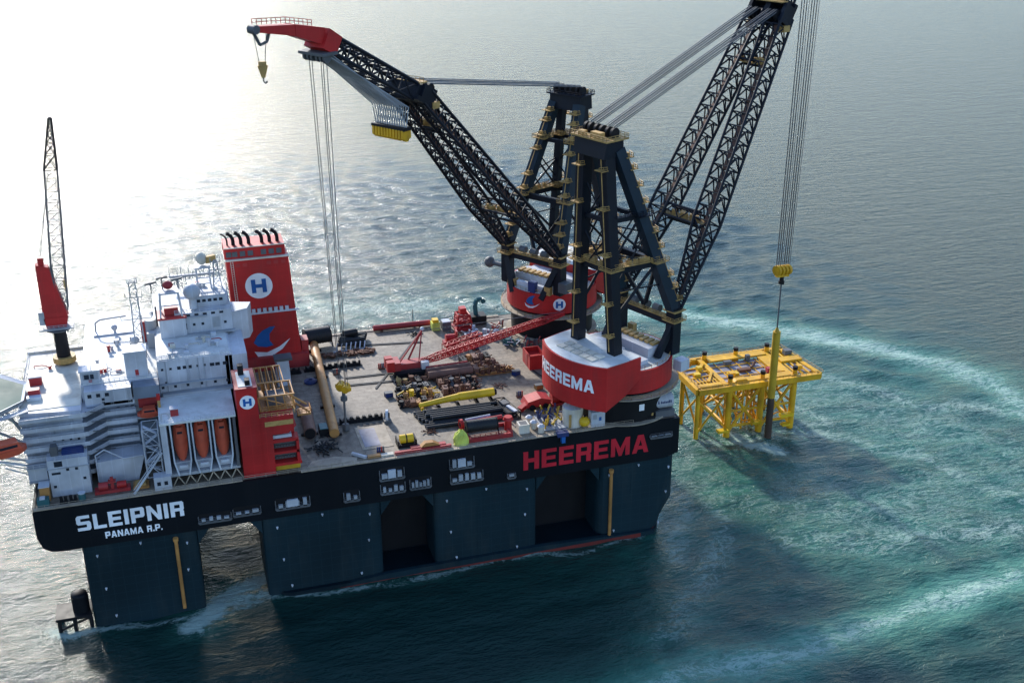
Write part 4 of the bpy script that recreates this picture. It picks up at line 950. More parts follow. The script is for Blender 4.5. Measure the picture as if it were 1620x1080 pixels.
    mb = MB(); mb.hexa([w(ut-4, -6.6, zt-5), w(ut+4, -6.6, zt-5), w(ut+4, 6.6, zt-5), w(ut-4, 6.6, zt-5), w(ut-3.2, -6.8, zt), w(ut+3.6, -6.8, zt), w(ut+3.6, 6.8, zt), w(ut-3.2, 6.8, zt)])
    mb.build('a_frame_head', 'crane', t)
    mb = MB(); mb.cbox(w(ut+.3, 0, zt+.35), (9.2 if near else 8.2, 15.6, .5), A0)
    p = [w(ut+.3+a*(4.5 if near else 4), b*7.7, zt+.6) for a, b in ((-1, -1), (1, -1), (1, 1), (-1, 1))]; mb.rail(p, 1.2, .1, 1.6, True)
    mb.build('head_platform', 'gold' if near else 'crane', t)
    for v in (-5.4, -3.2, -.6, 1.6, 4.2, 6): MB().tube(w(ut+1.2, v-.45, zt+1.9), w(ut+1.2, v+.45, zt+1.9), 1.7, 18).build('sheave', 'black', t)
    mb = MB(); mb.cbox(w(ut-2.4, -2, zt+1.4), (2, 4, 1.8), A0); mb.cbox(w(ut-2.8, 4, zt+1.2), (1.6, 2.4, 1.4), A0); mb.build('head_gear', 'gold', t)
    # levels between the legs: (fraction on front leg, rail material)
    for kf, big in ((.31, True), (.60, False)) if near else ((.34, True), (.74, False)):
        z = L(f0[0], ft[0], kf).z; kr = (z-65.5)/(rt[0].z-65.5)
        F_ = [L(f0[s], ft[s], kf) for s in (0, 1)]; Rr = [L(rf0[s], rt[s], kr) for s in (0, 1)]
        mb = MB(); bw = 1.6 if big else 1.1
        for a, b in ((F_[0], F_[1]), (F_[0], Rr[0]), (F_[1], Rr[1]), (Rr[0], Rr[1])): mb.beam(a, b, bw, bw*1.25)
        mb.build('a_frame_tie', 'crane', t)
        mb = MB(); up = V(0, 0, bw*.62+.15)
        for a, b in (((F_[0], Rr[0]), (F_[1], Rr[1]), (Rr[0], Rr[1])) if big or not near else ((F_[0], Rr[0]),)):
            d = (b-a).normalized(); sd = d.cross(V(0, 0, 1))*1.5
            mb.beam(a+up, b+up, 3.2 if big else 1.9, .22); mb.rail([a+up+sd, b+up+sd], 1.2, .09, 1.5); mb.rail([a+up-sd, b+up-sd], 1.2, .09, 1.5)
        if big:
            rr = random.Random(5)
            c = (F_[0]+F_[1]+Rr[0]+Rr[1])/4
            for i in range(26):
                a, b = ((F_[0], Rr[0]), (F_[1], Rr[1]), (Rr[0], Rr[1]))[i % 3]; q = L(a, b, rr.random())+up; mb.cbox((q.x, q.y, q.z+.7), (1.3, 1.0, 1.4), rr.random()*3)
        for q in (F_+Rr if big or not near else F_):
            mb.cbox((q.x, q.y, q.z+.6), (5.6, 5.6, .25), A0)
            pp = [Vector((q.x, q.y, q.z+.7))+V(a*2.8*ex-b*2.8*ey, a*2.8*ey+b*2.8*ex, 0) for a, b in ((-1, -1), (1, -1), (1, 1), (-1, 1))]; mb.rail(pp, 1.2, .09, 1.5, True)
        mb.build('walkway', 'gold' if big or not near else 'crane', t)
    mb = MB()
    for s in (0, 1):
        z1 = L(f0[s], ft[s], .31); z2 = L(f0[s], ft[s], .60)
        mb.tube(L(rf0[s], rt[s], .17), z1, .5, 8); mb.tube(L(rf0[s], rt[s], .45), z2, .38, 8); mb.tube(z1, L(rf0[s], rt[s], .64), .38, 8)
    mb.beam(L(f0[0], ft[0], .31), w(11.2, 1.0, 72), 1.1, 1.1); mb.beam(L(f0[1], ft[1], .31), w(11.2, -1.0, 72), 1.1, 1.1)
    for s in (0, 1):
        for k0, k1_ in ((.17, .31), (.31, .5), (.5, .64)):
            mb.tube(L(rf0[s], rt[s], k0), L(f0[s], ft[s], k1_), .26, 6); mb.tube(L(rf0[s], rt[s], k1_), L(f0[s], ft[s], k0), .26, 6)
    for k0, k1_ in ((.36, .6), (.6, .84)):
        mb.tube(L(rf0[0], rt[0], k0), L(rf0[1], rt[1], k1_), .28, 6); mb.tube(L(rf0[1], rt[1], k0), L(rf0[0], rt[0], k1_), .28, 6)
    mb.build('a_frame_brace', 'crane', t)
    # ladder cages and small landings down the front legs
    for s in (0, 1):
        mb = MB(); o = w(2.6, 0, 0)-w(0, 0, 0)
        for k in (.06, .14, .22, .40, .5, .68, .78, .88, .95):
            q = L(f0[s], ft[s], k)+o; mb.cbox(q, (3.0, 3.8, .25), A0); mb.cbox(q+V(.3, -.2, .7), (.9, 1.1, 1.1), A0); mb.rail([q+V(-1.6, -1.6, .1), q+V(1.6, -1.6, .1), q+V(1.6, 1.6, .1)], 1.2, .1, 1.2)
        a = L(f0[s], ft[s], .05)+o; b = L(f0[s], ft[s], .97)+o; mb.tube(a, b, .16, 5); mb.tube(a+V(.7, .4, 0), b+V(.7, .4, 0), .16, 5)
        mb.build('ladder', 'gold', t)
    for s in (0, 1):
        mb = MB(); o = (w(-2.4, 0, 0)-w(0, 0, 0))
        for k in (.1, .26, .5, .72, .9):
            q = L(rf0[s], rt[s], k)+o; mb.cbox(q, (2.6, 3.4, .25), A0); mb.rail([q+V(-1.3, -1.6, .1), q+V(1.3, -1.6, .1), q+V(1.3, 1.6, .1)], 1.2, .1, 1.2)
        mb.tube(L(rf0[s], rt[s], .02)+o, L(rf0[s], rt[s], .95)+o, .16, 5); mb.build('rear_ladder', 'gold', t)
    # boom: twin legs meeting at the head
    dA = Vector((uA-12, 0, zA-75)); dA.normalize(); pA = Vector((-dA.z, 0, dA.x))
    def cs(u, v, z, hw, hd, p=pA): return [w(u+a*hd*p.x, v+b*hw, z+a*hd*p.z) for a, b in ((-1, -1), (-1, 1), (1, 1), (1, -1))]
    AT = 4.1 if near else 4.6
    def leg(k, s): return (12+(uA-12)*k, s*(12+(AT-12)*k), 75+(zA-75)*k)
    for s in (-1, 1):
        mb = MB(); k1 = .30; hB = 3.3 if near else 2.8
        mb.lattice(cs(*leg(0.015, s), 1.1, 1.1), cs(*leg(k1, s), hB, hB-.2), 8, .5, .24, 'X')
        mb.lattice(cs(*leg(k1, s), hB, hB-.2), cs(*leg(1, s), hB-.3, hB-.4), 16, .52, .25, 'K')
        b = mb.build('boom_leg', 'crane', t); mb = MB()
        mb = MB()
        for k in range(24):
            a0, a1_ = leg(.06+k*.038, s), leg(.06+(k+.8)*.038, s)
            mb.beam(w(*a0), w(*a1_), 1.5, .3); mb.beam(w(a0[0]-1.2*pA.x, a0[1]+1.6, a0[2]-1.2*pA.z), w(a1_[0]-1.2*pA.x, a1_[1]+1.6, a1_[2]-1.2*pA.z), .7, .7)
        mb.build('boom_walkway', 'brown', b)
        MB().tube(w(12, s*12-1.9, 75.2), w(12, s*12+1.9, 75.2), 1.3, 16).build('hinge', 'black', b)
    def cross(k, d, gold=True):
        a, b = leg(k, -1), leg(k, 1); mb = MB()
        for e_ in (-1, 1):
            for g in (-1, 1): mb.tube(w(a[0]+e_*2.4*pA.x+g*d*dA.x, a[1]+1.5, a[2]+e_*2.4*pA.z+g*d*dA.z), w(b[0]+e_*2.4*pA.x+g*d*dA.x, b[1]-1.5, b[2]+e_*2.4*pA.z+g*d*dA.z), .42, 7)
        for e_ in (-1, 1):
            for i in range(4):
                v0 = a[1]+2+(b[1]-a[1]-4)*i/4; v1 = a[1]+2+(b[1]-a[1]-4)*(i+1)/4; g = 1 if i % 2 else -1
                mb.tube(w(a[0]+e_*2.4*pA.x+g*d*dA.x, v0, a[2]+e_*2.4*pA.z+g*d*dA.z), w(a[0]+e_*2.4*pA.x-g*d*dA.x, v1, a[2]+e_*2.4*pA.z-g*d*dA.z), .22, 6)
        cb = mb.build('boom_cross_frame', 'crane', t)
        if gold:
            mb = MB(); mb.beam(w(a[0], a[1], a[2]-.6), w(b[0], b[1], b[2]-.6), 3.4, .3); rr = random.Random(int(k*99))
            for i in range(8): q = w(a[0]+rr.uniform(-1, 1), a[1]+(b[1]-a[1])*rr.random(), a[2]+.3); mb.cbox(q, (1.2, 1.4, 1.5), rr.random()*3)
            mb.build('boom_platform', 'gold', cb)
    cross(.30, 2.0); cross(.84, .8)
    # head where the pendants land
    d2 = Vector((uT-uA, 0, zT-zA)); l2 = d2.length; d2.normalize(); p2 = Vector((-d2.z, 0, d2.x))
    mb = MB(); q = Vector((uA, 0, zA))
    def uz(a, b): return (uA+a*d2.x+b*p2.x, zA+a*d2.z+b*p2.z)
    def slab(a0, a1, b0, b1, v0, v1):
        P = []
        for b in (b0, b1):
            for a, v in ((a0, v0), (a1, v0), (a1, v1), (a0, v1)): u, z = uz(a, b); P.append(w(u, v, z))
        return P
    mb.hexa(slab(-3.4, 4.5, -2.4, -1.0, -7.4, 7.4)); mb.hexa(slab(-3, 3, -1, 3.2, -7.4, -6.2)); mb.hexa(slab(-3, 3, -1, 3.2, 6.2, 7.4)); mb.hexa(slab(-2.4, 2.4, -1, 3.0, -1, 1)); mb.hexa(slab(2.6, 4.5, -1, 2.4, -6.2, 6.2))
    hd = mb.build('boom_head', 'crane', t)
    for v in (-5.4, -3.4, 3.4, 5.4): u, z = uz(-1.5, 3.0); MB().tube(w(u, v-.5, z), w(u, v+.5, z), 1.7, 16).build('sheave', 'black', hd)
    mb = MB(); u, z = uz(-4, -1); mb.cbox(w(u, -6.6, z), (3, 2.6, 2), A0); mb.cbox(w(u, 6.6, z), (3, 2.6, 2), A0); u, z = uz(3, 3.4); mb.cbox(w(u, 0, z), (3, 13, .4), A0)
    mb.rail([w(u, -6.4, z+.2), w(u, 6.4, z+.2)], 1.2, .1, 1.5); mb.build('head_walkway', 'gold', hd)
    # tip section
    def c2(a, hw, hd_): 
        r = []
        for x, y in ((-1, -1), (-1, 1), (1, 1), (1, -1)): u, z = uz(a, x*hd_); r.append(w(u, y*hw, z))
        return r
    mb = MB(); mb.lattice(c2(4, 5.2, 2.6), c2(l2-2, 3.4, 2.2), 6, .55, .3, 'X'); tp = mb.build('boom_tip', 'crane', t)
    mb = MB(); mb.hexa([*(c2(l2-2.2, 3.9, 2.7)), *(c2(l2+3.2, 3.9, 2.9))]); mb.build('tip_head', 'red', t)
    u, z = uz(l2+1.0, -3.6)
    mb = MB(); mb.cbox(w(u, 0, z), (5.6, 10, .8), A0)
    for v in (-4, -2.5, -1, 1, 2.5, 4): mb.tube(w(u+.6, v-.4, z-1.1), w(u+.6, v+.4, z-1.1), 1.3, 14)
    mb.build('tip_sheaves', 'dgrey', t)
    # red fly jib
    jd = (1.0, .2); jl = 22.5; u0, z0 = uz(l2+2.8, .6)
    mb = MB(); k = math.hypot(*jd); jx, jz = jd[0]/k, jd[1]/k
    a = (u0, z0); b = (u0+jx*jl*.45, z0+jz*jl*.45+.8); c = (u0+jx*jl, z0+jz*jl)
    def sec(p, hw, hh): return [w(p[0], -hw, p[1]-hh), w(p[0], hw, p[1]-hh), w(p[0], hw, p[1]+hh), w(p[0], -hw, p[1]+hh)]
    mb.hexa(sec(a, 2.9, 2.4)+sec(b, 2.0, 1.6)); mb.hexa(sec((b[0]+.01, b[1]), 1.9, 1.5)+sec(c, 1.2, .8)); j = mb.build('fly_jib', 'red', t)
    mb = MB(); mb.tube(w(c[0]+.6, -1.3, c[1]), w(c[0]+.6, 1.3, c[1]), 1.2, 14); mb.path([w(c[0]-4.6, 0, c[1]-1.3), w(c[0]-3.6, 0, c[1]-3.6), w(c[0]-1.2, 0, c[1]-4.2), w(c[0]+.6, 0, c[1]-1.0)], .45); mb.build('jib_sheave', 'dgrey', j)
    mb = MB(); mb.rail([w(a[0], -2.4, a[1]+2.4), w(b[0], -1.8, b[1]+1.6), w(c[0], -1.1, c[1]+.9)], 1.6, .1, 1.6); mb.build('jib_rail', 'dred', j)
    # pendants
    mb = MB(); ua, za = uz(-1.5, 3.4); rr = random.Random(2)
    for g in (-5.0, -2.6, 2.6, 5.0) if near else (-4.6, 4.6):
        for i in range(4 if near else 5):
            o = (i-1.5)*.42 if near else (i-2)*.4
            mb.tube(w(ut+1.2, g+o, zt+3.4+(i % 2)*.5), w(ua, (g+o)*1.02, za+1.2+(i % 2)*.5), .15, 5, cap=False)
    mb.build('pendant_wires', 'wire', t)
    return w, uz, l2, t
nearF = heavy_crane(182, 16, .91978, .39244, 63.5, 161.5, 77.5, 185.6, 'nearer dark heavy lift crane, boom raised to the right over the yellow platform', True)
farF = heavy_crane(182, 86, -.81876, -.57413, 73.9, 142.4, 108.0, 162.6, 'farther dark heavy lift crane, boom lowered left with a red fly jib', False)

# lettering on the near crane's curved rear wall and emblems on the far crane's ring
tN = nearF[3]; wN = nearF[0]
def rearmap(s, t_, d):
    a = math.pi+R(32)-(13.2-s)*0+0; ang = math.pi-math.asin(13.2/25.5)+s/25.5
    return wN((25.54+d)*math.cos(ang), (25.54+d)*math.sin(ang), 56.6+t_)
lettering('HEEREMA', rearmap, 4.2, 26.0, thick=.1).build('house_name', 'letter', tN)
tF = farF[3]; wF = farF[0]
def ringmap(a0, z0):
    return lambda s, t_, d: wF((17.04+d)*math.cos(a0+s/17.04), (17.04+d)*math.sin(a0+s/17.04), z0+t_)
flat([disc_pts(2.3)], ringmap(.80, 56.8), 0, .1).build('emblem_disc', 'letter', tF)
flat(HP(2.1), ringmap(.80, 56.8), .11, .2).build('emblem_letter', 'blue', tF)
flat([[(a*2.6, b*2.9+.4) for a, b in SWB]], ringmap(.2, 57.2), 0, .1).build('emblem_wave', 'blue', tF)
flat([[(a*3.0, b*2.9+.2) for a, b in SWW]], ringmap(.2, 57.2), .01, .12).build('emblem_crescent', 'letter', tF)
MB().cbox(wF(15.2, 2.5, 62.6), (2.0, 3.0, 4), .61).build('blue_cabinet', 'dblue', tF)
MB().cbox(wF(13.8, 2, 61.9), (1.6, 15, 2.4), .61).build('front_cabins', 'white', tF)
q = wF(12, -19, 67.4)
mb = MB().tube(wF(12, -14, 66.4), wF(12, -20, 66.4), .9, 12); mb.sphere(wF(12, -20.4, 66.4), 2.1, 14); mb.build('floodlight_pod', 'dgrey', tF)
MB().cbox((wN(0, 0, 0)[0]-.2, .0, 0), (.01, .01, .01)) if False else None
# white square mark on the near pedestal
a = R(-84)
flat([rc(-.9, -1.1, .9, 1.1)], lambda s, t_, d: V(182+(15.72+d)*math.cos(a+s/15.7), 16+(15.72+d)*math.sin(a+s/15.7), 47.2+t_), 0, .08).build('pedestal_mark', 'letter', tN)

# hoist wires, hooks -------------------------------------------------
uz = farF[1]; l2 = farF[2]
u0, z0 = uz(l2+1.0, -3.6)
HX = 109.6
t = thing('hook_block', 'four-lobed ochre hook block hanging just above the deck', 'hook block', tuple(wF(HX, 0, 47)), 'crane hooks')
q = wF(HX, 0, 57)
mb = MB()
for a, b in ((-1.7, -.6), (-.6, .6), (.6, -.6), (1.7, .6)): mb.tube(wF(HX-.8+b, a-.4, 57), wF(HX+.8+b, a+.4, 57), 1.2, 16)
mb.cbox((q.x, q.y, q.z-.2), (1.6, 5.6, 1.2), .6); mb.build('sheave_block', 'yellow', t)
mb = MB().tube(wF(HX, 0, 55.8), wF(HX, 0, 52), .55, 10).tube(wF(HX, 0, 53.6), wF(HX, 0, 52.4), 1.1, 10); mb.tube(wF(HX, 0, 52), wF(HX, 0, 43.4), .34, 8); mb.cbox(wF(HX, 0, 43.0), (1.6, 1.6, 2.2), .6); mb.build('shank', 'dgrey', t)
mb = MB()
for v, d in ((-3.2, -.5), (-1.4, .4), (1.0, -.4), (2.6, .5), (3.4, 0)): mb.tube(wF(u0+.6+d, v*1.15, z0-1), wF(HX+d*.5, v*.6, 58), .11, 5, cap=False)
mb.build('hoist_wires', 'wire', tF)
t = thing('main_block', 'yellow hook row under the far boom below a fan of grey ropes', 'hook block', tuple(wF(83, 0, 133)), 'crane hooks')
mb = MB()
for i in range(11): v = -6+i*1.2; mb.cbox(wF(83, v, 132.6), (3.6, .8, 2.6), .61); mb.tube(wF(83, v-.35, 131.6), wF(83, v+.35, 131.6), 1.3, 12)
mb.build('hook_row', 'yellow', t)
MB().cbox(wF(83, 0, 134.2), (3.4, 13.6, .9), .61).build('spreader', 'black', t)
mb = MB()
for i in range(26):
    v = -6.2+i*12.4/25; mb.tube(wF(u0-2.2+(i % 2)*1.6, v*.62, z0-.8), wF(83+(-1 if i % 2 else 1)*1.3, v, 140.5), .17, 5, cap=False); mb.tube(wF(83+(-1 if i % 2 else 1)*1.3, v, 140.5), wF(83, v, 134.5), .17, 5, cap=False)
mb.build('block_ropes', 'grey', tF)
# far jib hook
jx, jz = 1/math.hypot(1, .2), .2/math.hypot(1, .2); ja, jb = uz(l2+2.8, .6); ju, jzz = ja+jx*22.5, jb+jz*22.5
t = thing('jib_hook', 'small ochre hook block hanging from the tip of the red fly jib', 'hook block', tuple(wF(ju-1.4, 0, jzz-12)), 'crane hooks')
c = wF(ju-1.4, 0, jzz-9.5)
MB().hexa([c+V(-.5, -.5, -3.2), c+V(.5, -.5, -3.2), c+V(.5, .5, -3.2), c+V(-.5, .5, -3.2), c+V(-1.4, -.8, 0), c+V(1.4, -.8, 0), c+V(1.4, .8, 0), c+V(-1.4, .8, 0)]).box(c.x-1.0, c.x+1.0, c.y-.7, c.y+.7, c.z+.02, c.z+1.0).build('block', 'gold', t)
MB().path([c+V(0, 0, -3.2), c+V(0, 0, -4.3), c+V(.5, 0, -4.8), c+V(1.0, 0, -4.3)], .25).build('hook', 'dgrey', t)
MB().tube(wF(ju+1.2, .4, jzz), c+V(-.8, 0, 1), .09, 5).tube(wF(ju-4, -.4, jzz-1), c+V(.8, 0, 1), .09, 5).build('jib_wires', 'wire', tF)
# near crane: hook block and load
LX, LY = 257.6, 48.3
t = thing('hook_block', 'ochre hook block above the tall pile of the yellow platform', 'hook block', (LX, LY, 66), 'crane hooks')
mb = MB()
for a in (-2.1, -.7, .7, 2.1): mb.tube((LX+a-.5, LY-.2, 69), (LX+a+.5, LY+.2, 69), 1.9, 18)
mb.box(LX-2.4, LX+2.4, LY-.9, LY+.9, 66.6, 68.6); mb.build('sheave_block', 'yellow', t)
mb = MB().tube((LX, LY, 66.8), (LX, LY, 64.4), .8, 10); mb.tube((LX, LY, 64.9), (LX, LY, 63.8), 1.15, 10); mb.build('hook', 'black', t)
MB().tube((LX, LY, 64), (LX, LY, 46.4), .3, 8).build('sling', 'dgrey', t)
u0, z0 = nearF[1](nearF[2]+1.0, -3.6); mb = MB()
for k in range(14):
    g = -1 if k < 7 else 1; i = k % 7
    top = V(LX+1.6+g*2.0+(i-3)*.5, LY+(i % 2)*.6, 186.5); mb.tube(top, (LX+g*1.5+(i-3)*.4, LY+(i % 2)*.3, 70.4), .1, 5, cap=False)
mb.build('hoist_wires', 'wire', tN)

# ------------------------------------------------------------------ yellow platform being lowered
jk = thing('offshore_platform', 'yellow steel offshore platform with grey deck standing in the foaming sea', 'platform', (256, 66, 0))
lx = (243.5, 257.2, 271); ly = (55, 78)
mb = MB(); MB().box(231.5, 239.2, 57, 72, 21.6, 22.0).build('deck_plate', 'deckgrey', jk); MB().box(243, 264.5, 58, 74.5, 21.2, 21.6).build('deck_plate', 'deckgrey', jk); MB().box(273.5, 280, 57, 65, 21.6, 22.0).build('deck_plate', 'deckgrey', jk)
mb = MB()
for a, b in (((229.6, 53.2), (281, 53.2)), ((238, 79.6), (278.5, 79.6)), ((229.6, 53.2), (229.6, 71)), ((229.6, 71), (238, 79.6)), ((281, 53.2), (277.5, 79.6)), ((241.6, 53.2), (241.6, 79.6)), ((269.8, 53.2), (269.8, 79.6))):
    mb.beam((*a, 21.4), (*b, 21.4), 2.0, 2.3)
mb.box(244, 269, 54.3, 58.0, 22.0, 22.8); mb.box(244, 269, 74.6, 78.6, 22.4, 23.0); mb.box(264.6, 268.8, 59, 74, 21.62, 22.7); mb.box(271.2, 280.4, 66, 70, 22.1, 23.2); mb.box(231, 240, 53.8, 56.4, 22.6, 23.0)
for i in range(7): mb.beam((231+i*1.4, 54, 22.4), (231+i*1.4, 62, 22.4), .4)
mb.prismy([(244.5, 22), (252, 22), (250, 23.6), (246, 23.6)], 54.6, 57); mb.beam((233, 64, 22.5), (241, 74, 22.5), 1.2); mb.beam((236, 58, 22.5), (241, 66, 22.5), 1.0)
for i in range(5): mb.beam((246+i*4.4, 58, 21.8), (246+i*4.4, 74.6, 21.8), .3, .35)
for i in range(3): mb.beam((243, 61+i*5, 21.9), (264.5, 61+i*5, 21.9), .3, .35)
for i in range(4): mb.beam((272+i*2.6, 55, 22.3), (272+i*2.6, 78, 22.3), .7, .6)
for i in range(4): mb.beam((231, 59+i*4, 22.3), (240, 60+i*4, 22.3), .6, .5)
mb.build('deck_frame', 'yellow', jk)
for y in ly:
    for x in lx:
        mb = MB().tube((x, y, -8), (x, y, 22.4), 1.3, 16); mb.tube((x, y, 22.4), (x, y, 24.6), .9, 14); l = mb.build('leg', 'yellow', jk)
        MB().tube((x, y, 24.6), (x, y, 25.9), 1.0, 14).build('leg_cap', 'black', l)
mb = MB(); mb.tube((231, 56, -8), (231, 56, 21), .9, 12); mb.tube((231, 70, -8), (231, 70, 21), .9, 12); mb.tube((236, 63, -8), (236, 63, 21), .7, 12)
for y in ly:
    for a, b in ((lx[0], lx[1]), (lx[1], lx[2])):
        mb.tube((a, y, 1), (b, y, 20), .62, 9); mb.tube((b, y, 1), (a, y, 20), .62, 9); mb.tube((a, y, 4), (b, y, 4), .6, 9)
for x in lx: mb.tube((x, ly[0], 2), (x, ly[1], 20), .5, 9); mb.tube((x, ly[1], 2), (x, ly[0], 20), .5, 9); mb.tube((x, ly[0], 4), (x, ly[1], 4), .5, 9)
mb.tube((231, 56, 2), (243.5, 55, 20), .45, 8); mb.tube((243.5, 55, 3), (231, 56, 16), .45, 8); mb.tube((231, 70, 3), (231, 56, 18), .45, 8); mb.tube((231, 56, 5), (231, 70, 18), .45, 8)
rr = random.Random(21)
for i in range(12):
    x, y = 246+rr.random()*22, 58+rr.random()*17; mb.tube((x, y, -6), (x+rr.uniform(-.5, .5), y, 21), .42, 8)
for i in range(26):
    x, y, z = 244+rr.random()*24, 56+rr.random()*20, 3+rr.random()*14; mb.tube((x, y, z), (x+rr.uniform(-7, 7), y+rr.uniform(-3, 3), z+rr.uniform(-5, 5)), .3, 7)
for z in (10.5,):
    for y in ly: mb.tube((lx[0], y, z), (lx[2], y, z), .5, 9)
    for x in lx: mb.tube((x, ly[0], z), (x, ly[1], z), .5, 9)
mb.build('bracing', 'yellow', jk)
for x, y, a, b, h in ((246, 60, 2.2, 2, 1.4), (262, 60, 2.6, 2, 1.2), (249, 71, 3, 1.6, 1), (236, 68, 2, 2, 1.6), (276, 72, 3, 2.4, 1.8), (274, 58, 2, 2, 1.6), (259, 72, 1.6, 1.6, 2)):
    MB().box(x, x+a, y, y+b, 22.0 if x > 242 and x < 270 else 22.6, 22.6+h).build('deck_box', rr.choice(['yellow', 'lemon', 'dgrey', 'cream', 'dred']), jk)
mb = MB(); mb.rail([(230, 52.6, 22.6), (282, 52.6, 22.6), (278.4, 80.2, 22.6), (238, 80.2, 22.6), (230, 71.4, 22.6), (230, 52.6, 22.6)], 1.2, .08, 2.4); mb.build('railing', 'gold', jk)
mb = MB(); mb.box(238.4, 242.6, 51.6, 53.9, 3.2, 4.2); mb.box(252.8, 256.4, 51.6, 53.9, 5, 6); mb.box(265, 270.4, 51.8, 54, 6, 7.2); mb.box(266, 269.4, 51.8, 54, 2, 2.8); mb.build('boat_landing', 'lemon', jk)
mb = MB(); mb.box(252, 257, 64, 66, 21.62, 22.8); mb.tube((258, 66, 22.2), (262, 70, 22.6), .5, 8); mb.build('deck_gear', 'rust', jk)
mb = MB(); mb.box(246.5, 251, 62, 64.4, 21.62, 22.6); mb.box(233, 235.6, 64, 66, 22.0, 23.4); mb.build('deck_crate', 'lemon', jk)
t = thing('foundation_pile', 'tall yellow-green and dark brown pile standing upright before the yellow platform', 'pile', (257.6, 49.2, 0))
MB().tube((257.9, 48.6, 17.5), (257.6, 48.3, 44.8), 1.45, 20).tube((257.6, 48.3, 44.8), (257.6, 48.3, 46.4), 1.0, 16, .4).build('upper_pile', 'olive', t)
MB().tube((258.2, 48.9, -10), (257.9, 48.6, 17.49), 1.35, 20).build('lower_pile', 'pilebrown', t)

# ------------------------------------------------------------------ deck cargo
z0 = DZ+.06
def cyl(p, q, r, n=16): return MB().tube(p, q, r, n)
t = thing('steel_pile', 'long ochre pile lying across the deck from the far edge almost to the near edge', 'pile', (89.6, 52, z0))
cyl((91.6, 89, z0+2.2), (88.0, 18.5, z0+1.9), 1.55, 20).build('pile_body', 'ochre', t)
MB().ring((0, 0), 1.2, 1.75, 0, .01) if False else None
for k in (.02, .35, .68, .97):
    y = 89-70.5*k; x = 91.6-3.6*k; MB().box(x-2.4, x+2.4, y-.5, y+.5, z0, z0+.75).build('cradle', 'black', t)
t = thing('steel_pile', 'short thick reddish brown pile lying left of the long ochre pile', 'pile', (81, 30, z0))
cyl((81.8, 40.5, z0+2.0), (80.7, 20.5, z0+2.0), 1.95, 20).build('pile_body', 'brown', t); MB().box(78.2, 83.4, 23, 24, z0, z0+.6).box(78.6, 83.8, 37, 38, z0, z0+.6).build('cradle', 'black', t)
cyl((80.7, 20.49, z0+2.0), (80.68, 20.1, z0+2.0), 1.7, 18).build('pile_mouth', 'black', t)
# hose reels / cable carousels
def reel(label, x, y, z, L, r, mat='rubber', rz=0.0, grp='black hose reels'):
    t = thing('hose_reel', label, 'reel', (x, y, z), grp); t.rotation_euler = (0, 0, rz)
    mb = MB(); k = int(L/.5)
    for i in range(k):
        a = x-L/2+i*L/k; mb.tube((a, y, z+r+.8), (a+L/k*.96, y, z+r+.8), r*(.97 if i % 2 else 1), 26)
    mb.build('hose', mat, t)
    for s in (-1, 1):
        f = MB(); f.tube((x+s*(L/2+.1), y, z+r+.8), (x+s*(L/2+.35), y, z+r+.8), r*1.04, 26); f.beam((x+s*(L/2+.4), y-r, z), (x+s*(L/2+.4), y, z+r+.8), .4); f.beam((x+s*(L/2+.4), y+r, z), (x+s*(L/2+.4), y, z+r+.8), .4); f.build('flange', 'black', t)
    return t
reel('large black hose reel at the far deck edge beside the red stack', 93.4, 92.5, z0+.3, 9.0, 3.1, rz=R(6))
reel('black hose reel with an orange-red skid frame near the near deck edge', 132.6, 7.6, z0+.6, 9.4, 2.0, rz=R(-2))
t = thing('hose_pile', 'heap of black hoses stacked on the far deck edge right of the large hose reel', 'hose heap', (105, 91, z0))
mb = MB()
for i in range(9): mb.tube((100+i*.4, 87.5+i*.9, z0+1.6+(i % 3)*.9), (110+i*.25, 88+i*.8, z0+1.4+(i % 2)*1.0), .75, 10)
mb.tube((103, 91, z0+4.2), (108, 92, z0+4.2), 1.3, 14); mb.build('hoses', 'rubber', t)
mb = MB()
for i in range(7): mb.beam((99+i*1.7, 84.6, z0), (99.8+i*1.7, 86.4, z0+2.6), .35)
mb.beam((98, 84.6, z0+.2), (111, 84.6, z0+.2), .4); mb.build('rack', 'silver', t)
t = thing('mooring_chain', 'dark rusty chain heap lying along the deck in front of the black hose reels', 'chain', (100, 80, z0))
mb = MB(); rr = random.Random(3)
for i in range(120):
    x = rr.uniform(90, 113); y = 81.5+rr.uniform(-1.8, 1.8); mb.cbox((x, y, z0+.3+rr.random()*.7), (1.2, .7, .6), rr.random()*3)
mb.build('links', 'rust', t)
# toothed support beams
def saddle(label, x0, x1, y, z, n):
    t = thing('saddle_beam', label, 'support beam', ((x0+x1)/2, y, z), 'saddle beams')
    pts = [(x0, z)]; pts.append((x1, z)); k = (x1-x0)/n; top = []
    for i in range(n): a = x0+i*k; top += [(a, z+1.9), (a+k*.18, z+1.9), (a+k*.36, z+1.15), (a+k*.64, z+1.15), (a+k*.82, z+1.9)]
    top.append((x1, z+1.9)); MB().prismy(pts+top[::-1], y-.5, y+.5).build('saddle', 'black', t); MB().box(x0-.5, x1+.5, y-1.0, y+1.0, z-.0, z+.3).build('foot', 'black', t)
saddle('black toothed support beam on the far deck half, crossed by the ochre pile', 86, 105.5, 71.5, z0, 9)
saddle('black toothed support beam right of the near foot of the ochre pile', 91, 105, 28, z0, 7)
saddle('short black toothed support beam close to the red stack', 76, 84, 71, z0, 4)
t = thing('deck_roller', 'grey ring roller on a small stand at the right end of the near toothed beam', 'roller', (106, 25, z0))
MB().ring((106, 0), .9, 1.7, 0, .01) if False else None
